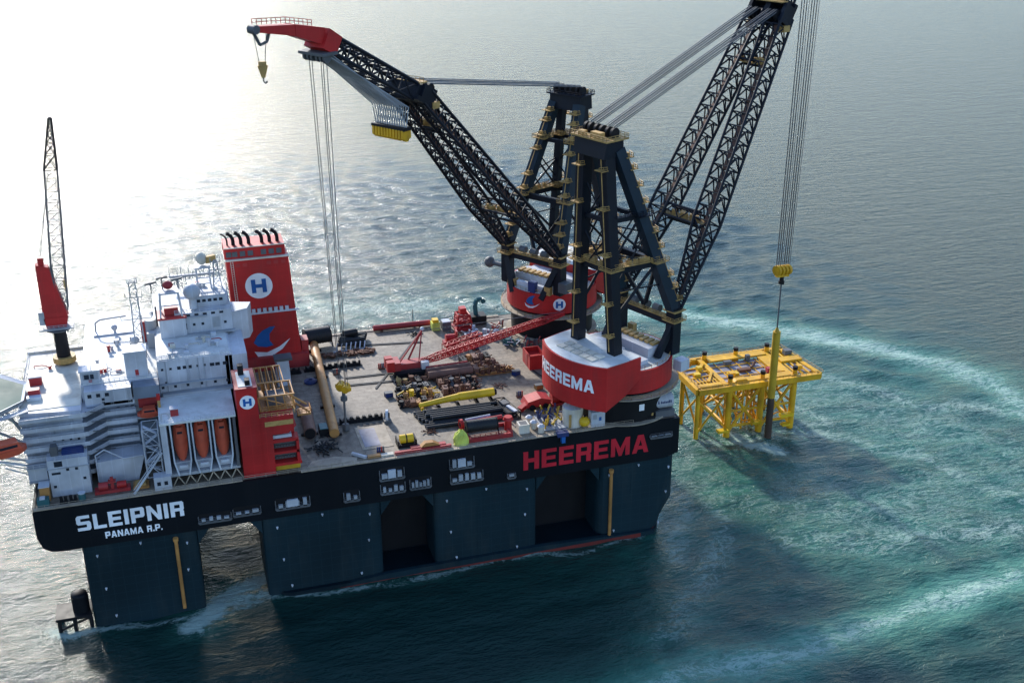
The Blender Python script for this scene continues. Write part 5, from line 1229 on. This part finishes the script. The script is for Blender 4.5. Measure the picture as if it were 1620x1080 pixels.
cyl((105.6, 25.4, z0+2.2), (106.4, 25.2, z0+2.2), 1.9, 18).build('wheel', 'silver', t); cyl((105.2, 25.5, z0+2.2), (106.8, 25.1, z0+2.2), .9, 14).build('hub', 'black', t); MB().box(104.8, 107.2, 24, 26.6, z0, z0+.8).build('stand', 'dgrey', t)
# skid rails
for a, b, lb in (((107, 88), (131, 84.2), 'long dark rail strip on the far part of the deck'), ((98.5, 61.2), (115, 60.6), 'dark rail strip running left from the red crawler crane'),
                 ((97.5, 55.2), (114, 54), 'dark rail strip just nearer than the one by the red crawler crane'), ((98, 24), (104.2, 24.2), 'short rail strip in front of the near toothed beam'), ((107, 50), (128, 86), 'thin dark rail strip slanting over the deck behind the red crawler crane')):
    t = thing('skid_rail', lb, 'rail', (a[0], a[1], z0), 'deck rails'); MB().beam((*a, z0+.12), (*b, z0+.12), .5, .24).build('rail', 'black', t); MB().beam((a[0], a[1]+.9, z0+.1), (b[0], b[1]+.9, z0+.1), .22, .2).build('rail', 'dgrey', t)
t = thing('dark_net_heap', 'tangled heap of dark green netting on the deck below the short brown pile', 'net', (84, 13, z0))
mb = MB(); rr = random.Random(9)
for i in range(70):
    x, y = 84+rr.gauss(0, 1.7), 13+rr.gauss(0, 2.2); a = rr.random()*6.3; l = rr.uniform(1, 2.4); mb.tube((x, y, z0+.2+rr.random()*1.2), (x+l*math.cos(a), y+l*math.sin(a), z0+.2+rr.random()*.8), .22, 5)
mb.build('netting', 'rubber', t)
junk('dark_crate', 'dark green crate right beside the near foot of the long ochre pile', 'crate', 85.8, 24, z0, [('crate', 'black', B(83.8, 86.6, 21, 25.6, z0, z0+2.4)), ('lid', 'teal', B(84, 86.4, 21.2, 25.4, z0+2.4, z0+2.6))])
t = thing('blue_coil', 'flat dark blue coil of rope on the deck between red stack and ochre pile', 'rope coil', (86.5, 62, z0))
mb = MB()
for r in (2.0, 1.5, 1.0): mb.ring((86.5, 62), r-.22, r+.2, z0+(2.0-r)*.4, z0+.7+(2.0-r)*.4, 24)
mb.build('coil', 'dblue', t)
junk('hatch_cover', 'pale flat hatch plate on the near half of the deck', 'hatch', 100, 16, z0, [('plate', 'tan', B(95, 104.6, 8.4, 24, z0, z0+.12)), ('plate', 'deckgrey', B(96, 101, 10, 22, z0+.12, z0+.2))])
junk('sand_mat', 'long pinkish tan mat on the near deck edge right of the red service tower', 'mat', 84, 3.4, z0, [('mat', 'tan', MB().prism([(77, 2), (92, 1.9), (92.5, 4.2), (86, 6.6), (79, 5.6)], z0, z0+.3))])
t = thing('white_beam', 'short white beam lying skewed at the near deck edge', 'beam', (93, 4.6, z0)); MB().beam((91.4, 6.6, z0+.5), (95.2, 2.8, z0+.5), .8, .8).build('beam', 'white', t)
junk('timber_stack', 'low stack of pale orange timbers along the near deck edge', 'timber stack', 99, 3, z0, [('timber', 'ochre', B(95.6, 99.4, 2.2, 3.6, z0, z0+.9)), ('timber', 'cream', B(99.6, 103.4, 2.1, 3.7, z0, z0+.7))])
junk('orange_ramp', 'long orange red steel skid along the near deck edge left of the lime cover', 'skid', 113, 3, z0, [('skid', 'dred', MB().box(103.8, 121.5, 2.0, 3.0, z0, z0+1.1).box(109, 120, 3.0, 4.6, z0, z0+1.3)), ('load', 'ochre', MB().prismy([(112, z0+1.3), (118, z0+1.3), (116, z0+2.5), (113.5, z0+2.6)], 2.6, 4.4))])
junk('yellow_tank', 'yellow tank in a dark open bin standing on the near deck', 'tank', 108.4, 8.2, z0, [('bin', 'black', MB().box(105.6, 111.6, 6.2, 10.6, z0, z0+1.0).box(105.6, 106, 6.2, 10.6, z0+1, z0+2.4).box(111.2, 111.6, 6.2, 10.6, z0+1, z0+2.4)), ('tank', 'lemon', cyl((106.6, 8.4, z0+2.0), (110.8, 8.4, z0+2.0), 1.4)), ('strap', 'black', cyl((108.4, 8.4, z0+2.0), (108.8, 8.4, z0+2.0), 1.46))])
t = thing('lime_cover', 'lumpy lime yellow canvas cover at the near deck edge left of the black reel', 'canvas cover', (125, 4, z0))
mb = MB(); rr = random.Random(4); P = []
for j, (k, h) in enumerate(((1, 0), (.92, 1.6), (.7, 3.2), (.35, 4.2), (0.02, 4.5))):
    for i in range(14): a = 6.2832*i/14; r = k*(2.5+rr.uniform(-.35, .35)); P.append((125+r*math.cos(a)*1.0, 4.4+r*math.sin(a)*1.1, z0+h+rr.uniform(-.15, .15)*(j > 0)))
mb.add(P, [(j*14+i, j*14+(i+1) % 14, (j+1)*14+(i+1) % 14, (j+1)*14+i) for j in range(4) for i in range(14)]); mb.build('canvas', 'lime', t)
junk('red_skid', 'long red steel skid under and in front of the near black hose reel', 'skid', 134, 4, z0, [
    ('frame', 'dred', MB().box(127.4, 141.6, 3.2, 3.9, z0, z0+1.5).box(127.4, 141.6, 11, 11.6, z0, z0+1.2).box(127.4, 128.2, 3.9, 11, z0, z0+1).box(140.8, 141.6, 3.9, 11, z0, z0+1)), ('rail', 'dred', MB().rail([(127.6, 3.4, z0+1.5), (141.4, 3.4, z0+1.5)], 1.0, .12, 1.6))])
junk('red_pipe_spool', 'red pipe with round flanges lying between the black pipes and the near hose reel', 'pipe spool', 130, 14.5, z0, [
    ('pipe', 'dred', cyl((128, 14, z0+1.2), (141.5, 15.4, z0+1.2), .7)), ('pipe', 'silver', cyl((129.5, 16, z0+1.4), (138, 17, z0+1.4), .5)), ('flange', 'red', cyl((127.0, 13.0, z0+1.7), (127.9, 13.1, z0+1.7), 1.7)), ('hub', 'black', cyl((126.9, 13.0, z0+1.7), (128.1, 13.1, z0+1.7), .8))])
junk('red_capstan', 'red capstan drum right of the near black hose reel', 'capstan', 141.6, 8.6, z0, [('drum', 'red', MB().tube((141.6, 8.6, z0), (141.6, 8.6, z0+3.6), 1.25, 18, 1.0)), ('cap', 'red', MB().tube((141.6, 8.6, z0+3.6), (141.6, 8.6, z0+4.6), 1.7, 18, 1.3))])
junk('white_bin', 'open white bin standing right of the red capstan', 'bin', 145.6, 5.6, z0, [('bin', 'cream', MB().box(144, 147.4, 4.2, 7.6, z0, z0+3.0)), ('inside', 'dgrey', B(144.5, 146.9, 4.7, 7.1, z0+3.0, z0+3.04))])
for x, y, lb in ((149.2, 10.6, 'rear'), (149.6, 7.0, 'middle'), (151, 3.6, 'front')):
    junk('white_tank', 'small white capped tank right of the white bin, %s one of three' % lb, 'tank', x, y, z0, [('tank', 'cream', MB().tube((x, y, z0), (x, y, z0+2.2), 1.0, 16)), ('cap', 'white', MB().tube((x, y, z0+2.2), (x, y, z0+2.9), 1.25, 16, .5))], 'white capped tanks')
t = thing('piping_unit', 'dense dark blue and yellow piping unit in front of the near crane', 'piping unit', (156, 10, z0))
mb = MB(); rr = random.Random(8); mb2 = MB()
for i in range(46):
    x, y = rr.uniform(152, 160), rr.uniform(4, 15); (mb if i % 3 else mb2).beam((x, y, z0+rr.random()*2), (x+rr.uniform(-2, 2), y+rr.uniform(-2, 2), z0+rr.uniform(1, 4.6)), .4)
mb.build('pipework', 'dblue', t); mb2.build('valves', 'olive', t); MB().box(152, 160, 4, 15, z0, z0+.3).build('base', 'grey', t)
t = thing('storage_tank', 'white upright storage tank with yellow stains under the red machinery house', 'tank', (162, 6, z0))
MB().tube((162.4, 6.2, z0), (162.4, 6.2, z0+6.4), 3.3, 26).build('tank', 'cream', t); MB().tube((162.4, 6.2, z0+6.4), (162.4, 6.2, z0+7.1), 3.3, 26, 1.2).build('roof', 'white', t); MB().box(160, 160.8, 2.75, 2.95, z0+.5, z0+5).build('ladder', 'gold', t)
t = thing('buoy', 'round yellow buoy at the near deck edge left of the white cabinet', 'buoy', (165, 2.8, z0)); MB().sphere((165.2, 2.8, z0+2.0), 1.75, 18).build('ball', 'lemon', t); MB().tube((165.2, 2.8, z0+3.7), (165.2, 2.8, z0+4.3), .3, 8).build('eye', 'black', t)
junk('white_cabinet', 'tall pale cabinet against the near crane pedestal', 'cabinet', 169.4, 3, z0, [('cabinet', 'silver', B(167, 171.6, 1.4, 4.2, z0, z0+5.4)), ('door', 'blue', B(169.6, 170.4, 1.3, 1.38, z0+2.4, z0+3.6)), ('vent', 'grey', B(167.6, 168.8, 1.3, 1.38, z0+3, z0+4.6))])
junk('blue_hoist', 'dark blue bracket clamped over the near deck edge above the red hull name', 'bracket', 156.6, .2, z0, [('plate', 'dblue', MB().box(155, 158.6, -1.2, 1.6, z0-.2, z0+1.2)), ('arm', 'blue', B(156.2, 157.4, -1.5, -.02, z0-2.2, z0-.2))])
junk('white_drum', 'white winch drum housing with dark marks at the right deck end', 'winch', 193.4, 5, z0, [
    ('housing', 'white', MB().tube((189.6, 5, z0+4.6), (195.8, 5, z0+4.6), 2.5, 22)), ('foot', 'dgrey', MB().box(189.4, 196, 2, 8, z0, z0+2.2))])
m_ = bpy.data.objects['white_drum']
flat([[(0, 0), (.6, 0), (.3, 1.3)]]+[rc(1.1+i*.55, 0, 1.45+i*.55, h) for i, h in enumerate((.8, .6, .75, .6, .65, .9, .9))], lambda s, t_, d: V(190.2+s, 5-math.sqrt(6.25-(t_-.2)**2)-.02-d, z0+4.6+t_), 0, .06).build('drum_lettering', 'dblue', m_)
junk('dark_fairlead', 'dark fairlead rollers at the right end of the deck edge', 'fairlead', 188, 2, z0, [('block', 'black', MB().box(185.5, 188.8, 1, 3, z0, z0+1.3)), ('roller', 'gold', MB().tube((186, 2, z0+1.3), (186, 2, z0+2.2), .5, 10).tube((188, 2, z0+1.3), (188, 2, z0+2.2), .5, 10))])
# yellow cylinder and black pipes stack
t = thing('yellow_cylinder', 'long bright yellow stepped cylinder lying behind the black pipes', 'cylinder', (131, 29, z0))
MB().tube((131, 30.6, z0+2.7), (143.2, 30.8, z0+2.7), 1.4, 20).tube((117.5, 29.2, z0+2.1), (130.99, 30.6, z0+2.7), .75, 18, 1.2).build('barrel', 'lemon', t)
MB().tube((143.2, 30.8, z0+2.7), (144.0, 30.8, z0+2.7), 1.1, 16).build('end_cap', 'black', t)
for x in (118.5, 124, 130.5, 137, 142): MB().box(x-.4, x+.4, 27.6, 32.6, z0, z0+1.2).build('cradle', 'lemon' if x < 122 else 'black', t)
for i in range(9):
    for j in range(2 if i in (1, 2, 3, 4, 5) else 1):
        y = 26.6-i*1.35-(.6 if j else 0); x0 = 115.4+i*.35+j*1.2+random.uniform(-1.5, 1.5); x1 = 141.8+i*.3-j*.6+random.uniform(-2.5, 1.5)
        t = thing('black_pipe', '%s row black pipe, %s from the far side, before the yellow cylinder' % ('upper' if j else 'lower', 'first second third fourth fifth sixth seventh eighth ninth'.split()[i-j]), 'pipe', ((x0+x1)/2, y, z0), 'stacked black pipes')
        y2 = y+random.uniform(-.35, .25); MB().tube((x0, y, z0+.75+j*1.2), (x1, y2-.3, z0+.75+j*1.2), .6, 10).build('pipe', 'rubber', t)
        MB().tube((x0-.12, y, z0+.75+j*1.2), (x0, y, z0+.75+j*1.2), .7, 10).build('flange', 'dgrey', t)
junk('hydraulic_unit', 'grey framed hydraulic unit at the right end of the black pipe stack', 'machine', 145, 20, z0, [
    ('frame', 'black', MB().lattice([(143.2, 14.5, z0), (147.5, 14.5, z0), (145.5, 26, z0), (142, 26, z0)], [(143.2, 14.5, z0+2.6), (147.5, 14.5, z0+2.6), (145.5, 26, z0+2.6), (142, 26, z0+2.6)], 1, .25, .18)),
    ('panel', 'silver', MB().cbox((145.6, 17.8, z0+2.3), (1.2, 5, .6), .3)), ('motor', 'dgrey', MB().cbox((144.6, 23, z0+1.4), (2.4, 3, 2.2), .2)), ('motor', 'black', MB().cbox((144.8, 18, z0+1), (2.8, 5, 1.8), .25))])
# racks and rusty modules in rows
def module(label, x, y, L, Wd, H, mats, seed, grp='rusty cargo modules'):
    t = thing('cargo_module', label, 'cargo module', (x, y, z0), grp); rr = random.Random(seed)
    mb = MB(); mb.box(x-L/2, x+L/2, y-Wd/2, y-Wd/2+.5, z0, z0+.6); mb.box(x-L/2, x+L/2, y+Wd/2-.5, y+Wd/2, z0, z0+.6)
    for i in range(4): a = x-L/2+(i+.5)*L/4; mb.box(a-.25, a+.25, y-Wd/2+.5, y+Wd/2-.5, z0+.02, z0+.5)
    mb.build('skid', mats[0], t)
    n = max(3, int(L/1.9)); Wd *= 1.35
    t.rotation_euler = (0, 0, rr.uniform(-.05, .05))
    mj = MB()
    for q in range(int(L*2.2)):
        a, b, an = x+rr.uniform(-.52, .52)*L, y+rr.uniform(-.55, .55)*Wd, rr.choice((0, 0, 1.57, rr.random()*3)); l = rr.uniform(.8, 3.2); mj.beam((a, b, z0+rr.uniform(.3, H)), (a+l*math.cos(an), b+l*math.sin(an), z0+rr.uniform(.3, H*1.1)), rr.uniform(.18, .5))
    mj.build('lashing_frame', rr.choice(mats), t)
    for i in range(n):
        a = x-L/2+(i+.5)*L/n; h = H*rr.uniform(.5, 1.1); kind = rr.choice('bcd')
        m = MB()
        if kind == 'b': m.cbox((a, y+rr.uniform(-.4, .4), z0+.6+h/2), (L/n*.85, Wd*rr.uniform(.6, 1.0), h), rr.uniform(-.1, .1))
        elif kind == 'c': m.tube((a-L/n*.38, y, z0+.6+h*.5), (a+L/n*.38, y, z0+.6+h*.5), h*.5, 12)
        else: m.tube((a, y, z0+.6), (a, y, z0+.6+h), min(L/n*.35, Wd*.3), 12); m.tube((a, y, z0+.6+h), (a, y, z0+.8+h), min(L/n*.42, Wd*.36), 12)
        for q in range(9): m.beam((a+rr.uniform(-.8, .8), y-Wd*.45, z0+.6), (a+rr.uniform(-.8, .8), y+rr.uniform(-.4, .4)*Wd, z0+.6+h*rr.uniform(.6, 1.2)), .3)
        m.build('equipment', rr.choice(mats[1:]), t)
    return t
module('dark yellow and black clamp rack, left end of the rows below the red crawler crane', 119.6, 51.2, 11, 3.4, 1.9, ['black', 'gold', 'black', 'rust', 'gold'], 1)
module('second clamp rack row with ochre lugs and a black base', 118.4, 45.0, 11.5, 3.0, 1.8, ['black', 'black', 'gold', 'dgrey', 'black'], 2)
module('clamp rack with a bright yellow block, just above the yellow cylinder at left', 118.2, 39.6, 12.4, 3.2, 2.1, ['rust', 'ochre', 'lemon', 'black', 'rust'], 3)
module('rusty clamp rack right behind the yellow cylinder', 133.6, 39.4, 12, 3.0, 2.1, ['rust', 'rust', 'brown', 'rust', 'black'], 4)
module('dark rusty machinery row between the brown pipes and the rusty clamp rack', 134.4, 45.6, 14, 3.8, 2.3, ['black', 'rust', 'black', 'dgrey', 'rust'], 5)
module('brown cradle row at the upper right of the cargo rows under the red boom', 145, 62.0, 11, 3.4, 2.3, ['rust', 'rust', 'black', 'ochre', 'brown'], 6)
module('brown cradle row directly below the upper right cargo row', 145.4, 57.4, 12, 3.2, 2.0, ['ochre', 'rust', 'brown', 'rust'], 7)
module('brown cradle with four upright lugs, the rightmost of the cargo rows', 148.4, 51.2, 13.5, 3.6, 2.3, ['ochre', 'rust', 'brown', 'rust', 'ochre'], 8)
module('ochre and black rack lying left of the yellow cylinder tip', 116.4, 34.4, 9.5, 3.0, 1.6, ['black', 'black', 'ochre', 'rust'], 9)
t = thing('brown_pipe_rack', 'two thick brown pipes lying side by side below the red crawler crane boom', 'pipe rack', (133, 52, z0))
for y, r in ((54.2, 1.5), (51.2, 1.4)): MB().tube((125.6, y, z0+1.9), (141.4, y+.3, z0+1.9), r, 18).build('pipe', 'brown', t)
MB().box(127, 128, 49.6, 56, z0, z0+.8).box(138, 139, 49.6, 56, z0, z0+.8).build('cradle', 'rust', t)
MB().tube((126, 56.4, z0+2.6), (141, 56.8, z0+2.6), .5, 12).build('pipe', 'dred', t)
# crawler crane with a lowered lattice boom
t = thing('crawler_crane', 'red crawler crane on the deck with its red lattice boom lowered towards the far crane', 'crane', (120, 60, z0))
for y in (56.6, 64.6): MB().prismy([(115.2, z0), (127.4, z0), (128.2, z0+1), (127.4, z0+1.9), (115.2, z0+1.9), (114.4, z0+1)], y-.9, y+.9).build('crawler_track', 'black', t)
MB().box(115.6, 127, 58.6, 62.6, z0+1.9, z0+4.0).box(114, 117.4, 57.6, 63.6, z0+2.0, z0+5.0).build('upper_structure', 'dred', t)
MB().box(112.6, 115.2, 57.4, 60, z0+2.0, z0+5.6).box(112.6, 115.2, 61.2, 63.8, z0+2.0, z0+5.6).build('counterweight', 'red', t)
MB().box(124.6, 127.2, 56.6, 58.4, z0+2.0, z0+4.6).build('cab', 'white', t)
MB().beam((117, 59.6, z0+4), (127.4, 68, z0+12), .5).beam((121, 62, z0+4), (127.4, 68, z0+12), .5).beam((124.5, 60.6, z0+3.8), (127.4, 68, z0+12), .4).build('gantry', 'dred', t)
MB().sphere((127.6, 68.2, z0+12.3), .8, 10).build('gantry_sheave', 'silver', t)
P0 = V(124, 59.6, z0+3.4); P1 = V(178.2, 60.6, 56.8); d = (P1-P0).normalized(); sd = d.cross(V(0, 0, 1)).normalized(); up = sd.cross(d)
def sq(p, h): return [p-sd*h-up*h, p+sd*h-up*h, p+sd*h+up*h, p-sd*h+up*h]
mb = MB(); mb.lattice(sq(P0, .5), sq(P0+d*7, 1.0), 3, .24, .13); mb.lattice(sq(P0+d*7, 1.0), sq(P1-d*8, .9), 20, .24, .13); mb.lattice(sq(P1-d*8, .9), sq(P1, .4), 3, .24, .13); mb.build('boom', 'red', t)
MB().tube(V(127.6, 68, z0+12), P1+V(0, 0, .8), .08, 5).tube(V(127.6, 67, z0+12), P1+V(0, 0, .8), .08, 5).build('boom_wire', 'wire', t)
t = thing('spare_boom_section', 'loose red lattice boom section lying beyond the crawler crane boom', 'boom section', (139, 77, z0))
P0, P1 = V(136.5, 72.5, z0+1.8), V(152, 80, z0+1.8); d = (P1-P0).normalized(); sd = d.cross(V(0, 0, 1)); up = sd.cross(d)
MB().lattice(sq(P0, 1.3), sq(P1, 1.3), 6, .26, .15).build('section', 'red', t); MB().box(136, 138, 71, 74, z0, z0+.4).build('sleeper', 'rust', t)
junk('red_winch', 'red winch on a frame beyond the spare red boom section', 'winch', 140.5, 80, z0, [('frame', 'dred', MB().box(138, 143.4, 78, 82, z0, z0+1.2)), ('drum', 'red', cyl((138.8, 80, z0+2.4), (142.4, 80, z0+2.4), 1.4)), ('mast', 'dred', MB().box(142.6, 143.2, 79, 81, z0+1.2, z0+5))])
# far edge items
t = thing('red_edge_pipe', 'long dark red pipe lying along the far deck edge', 'pipe', (126, 99.5, z0)); cyl((115.5, 99.9, z0+1.4), (137.4, 99.2, z0+1.4), 1.0).build('pipe', 'dred', t); MB().box(118, 119, 98.4, 101, z0, z0+.5).box(133, 134, 98.4, 101, z0, z0+.5).build('cradle', 'rust', t)
junk('yellow_drum', 'bright yellow green crate at the far deck edge right of the dark red pipe', 'crate', 138.6, 95.5, z0, [('crate', 'lime', B(137, 140, 93.6, 97, z0, z0+3)), ('lid', 'lemon', B(137.4, 139.6, 94, 96.6, z0+3, z0+4.2))])
junk('grey_crate', 'dark grey crate right of the bright yellow green crate at the far edge', 'crate', 142, 95, z0, [('crate', 'dgrey', B(140.8, 144.2, 93, 96.6, z0, z0+3)), ('lid', 'silver', B(141, 144, 93.2, 96.4, z0+3, z0+3.3))])
t = thing('red_skid_tower', 'red framed skid tower on the far deck edge in front of the black winch', 'skid', (148.6, 93, z0))
MB().box(145.2, 152.8, 90, 97, z0, z0+.8).build('base', 'dred', t); MB().lattice([(146, 90.6, z0+.8), (152, 90.6, z0+.8), (152, 96, z0+.8), (146, 96, z0+.8)], [(146.6, 91, z0+6), (151, 91, z0+6), (151, 95.6, z0+6), (146.6, 95.6, z0+6)], 2, .35, .25).build('frame', 'red', t)
MB().box(147.6, 150, 92, 95, z0+6, z0+8.4).build('head', 'red', t); MB().box(146.8, 151.2, 92, 95.4, z0+.8, z0+3.4).build('motor', 'dred', t)
t = thing('black_winch', 'tall black winch with a curved arm at the far deck edge', 'winch', (155.4, 97, z0))
MB().box(152.8, 158.6, 94.5, 99.4, z0, z0+3.4).build('body', 'black', t); MB().path([(155, 97, z0+3.4), (154.6, 97, z0+7.6), (155.4, 97, z0+9.4), (157.4, 97, z0+9.6), (158.2, 97, z0+8)], .9, 8).build('arm', 'teal', t)
rr = random.Random(12)
for i, (x, y, mt, lb) in enumerate(((150, 84.5, 'silver', 'silver pipe spool heap beyond the crawler crane boom'), (156, 82, 'silver', 'heap of thin silver pipes under the middle of the crawler crane boom'), (161, 80.4, 'cream', 'pale equipment heap left of the far crane pedestal'), (160.5, 88, 'cream', 'cream and orange canvas heap at the foot of the far crane'), (162, 72, 'teal', 'dark teal equipment row in front of the far crane'), (168, 68.6, 'dgrey', 'dark equipment row close to the near crane house'))):
    t = thing('equipment_heap', lb, 'equipment', (x, y, z0), 'equipment heaps')
    mb = MB(); mb2 = MB()
    for k in range(15):
        a, b = x+rr.uniform(-3, 3), y+rr.uniform(-2.4, 2.4); h = rr.uniform(.8, 3.4)
        if k % 2: mb.cbox((a, b, z0+h/2), (rr.uniform(.6, 1.8), rr.uniform(.6, 1.8), h), rr.random()*3)
        else: mb2.tube((a, b, z0+rr.random()*2+.3), (a+rr.uniform(-2.6, 2.6), b+rr.uniform(-1, 1), z0+rr.uniform(.5, 3.6)), .22, 6)
    mb.build('boxes', mt, t); mb2.build('pipes', 'dred' if i % 2 else 'silver', t)
junk('red_container', 'open topped red container standing between cargo rows and the near crane house', 'container', 165, 54, z0, [
    ('container', 'red', MB().box(161.6, 162, 49, 57.6, z0, z0+5.2).box(167, 167.4, 49, 57.6, z0, z0+5.2).box(162, 167, 49, 49.4, z0, z0+5.2).box(162, 167, 57.2, 57.6, z0, z0+5.2).box(162, 167, 49.4, 57.2, z0, z0+3.6)), ('stripe', 'dred', B(161.5, 161.59, 52, 54, z0+.3, z0+5))])
t = thing('deck_post', 'thin dark pole lying on the deck right of the red container', 'pole', (163, 42, z0)); cyl((162.4, 48, z0+.4), (166.4, 33, z0+.4), .22).build('pole', 'black', t); MB().cbox((166.6, 32.6, z0+.6), (1.6, 1.6, 1.2)).build('foot', 'rust', t)
junk('red_loader', 'red loader machine with a wide body left of the near crane house', 'machine', 155, 22, z0, [
    ('body', 'red', MB().prismy([(150.6, z0+1), (159.4, z0+1), (159.4, z0+3), (156, z0+4), (151.6, z0+3)], 19, 24.6)), ('arm', 'red', MB().beam((151.6, 21, z0+1.5), (148.6, 19, z0+.8), 1.8, 1.4)), ('wheel', 'black', cyl((153, 18.6, z0+1), (153, 25, z0+1), 1.0)), ('wheel', 'black', cyl((157.6, 18.6, z0+1), (157.6, 25, z0+1), 1.0))])
junk('orange_machine', 'orange red drum machine touching the lower corner of the near crane house', 'machine', 161.5, 22, z0, [
    ('drum', 'red', cyl((160.4, 22, z0+2), (163, 22, z0+2), 1.9)), ('drum', 'ochre', cyl((163.1, 22, z0+2), (165.2, 22, z0+2), 1.4)), ('base', 'dred', MB().box(160, 165.6, 19.6, 24.4, z0, z0+.8))])
t = thing('white_dome', 'small cream dome tank between the two cranes', 'tank', (180.6, 52, z0)); MB().tube((180.6, 50, z0), (180.6, 50, z0+10.5), 1.3, 14).build('post', 'silver', t); MB().sphere((180.6, 50, z0+11.8), 2.3, 18).build('dome', 'cream', t)
junk('far_edge_post', 'thin dark light post on the far deck edge behind the long red pipe', 'light post', 131, 100.8, z0, [('post', 'black', cyl((131, 100.8, z0), (131, 100.8, z0+7), .12, 6)), ('lamp', 'black', MB().cbox((131, 100.8, z0+1.4), (.8, .8, 1.2)))])

# small loose gear between the big cargo
rr = random.Random(77); names = [('gas_bottle_rack', 'rack'), ('tool_box', 'box'), ('rigging_pile', 'rigging')]
spots = [(112, 66, 'left of the red crawler crane'), (110, 43, 'left of the lowest clamp rack'), (148, 40, 'right of the yellow cylinder'), (152, 30, 'beside the grey hydraulic unit'), (156, 47, 'near the red container'), (130, 92, 'near the long red edge pipe'),
         (96, 66, 'between the ochre pile and rail strips'), (75, 50, 'behind the red service tower'), (78, 88.5, 'at the foot of the red stack'), (148, 72, 'below the middle of the red boom'), (172, 60, 'between the two cranes'), (118, 14, 'left of the red pipe spool'), (100, 5.5, 'behind the timber stack'), (160, 34, 'at the foot of the thin pole'), (145, 88, 'in front of the red skid tower')]
for i, (x, y, where) in enumerate(spots):
    nm, cat = names[i % 3]; t = thing(nm, ('small dark gas bottle rack ', 'small weathered tool box ', 'low heap of rusty rigging ')[i % 3]+where, cat, (x, y, z0), 'loose deck gear')
    if i % 3 == 0:
        MB().box(x-1.2, x+1.2, y-.8, y+.8, z0, z0+.3).build('base', 'rust', t)
        for k in range(4): MB().tube((x-.9+k*.6, y, z0+.3), (x-.9+k*.6, y, z0+2.0), .27, 8).build('bottle', rr.choice(['dblue', 'dred', 'dgrey']), t)
    elif i % 3 == 1:
        MB().cbox((x, y, z0+.8), (2.6, 1.8, 1.5), rr.random()).build('box', rr.choice(['dblue', 'cream', 'ochre', 'grey']), t); MB().cbox((x, y, z0+1.62), (2.7, 1.9, .14), rr.random()*.0).build('lid', 'dgrey', t)
    else:
        m = MB()
        for k in range(16): a = rr.random()*6.3; px_, py_ = x+rr.gauss(0, .9), y+rr.gauss(0, .9); m.tube((px_, py_, z0+.2), (px_+1.6*math.cos(a), py_+1.6*math.sin(a), z0+.3+rr.random()*.5), .16, 5)
        m.build('rigging', rr.choice(['rust', 'black', 'brown']), t)
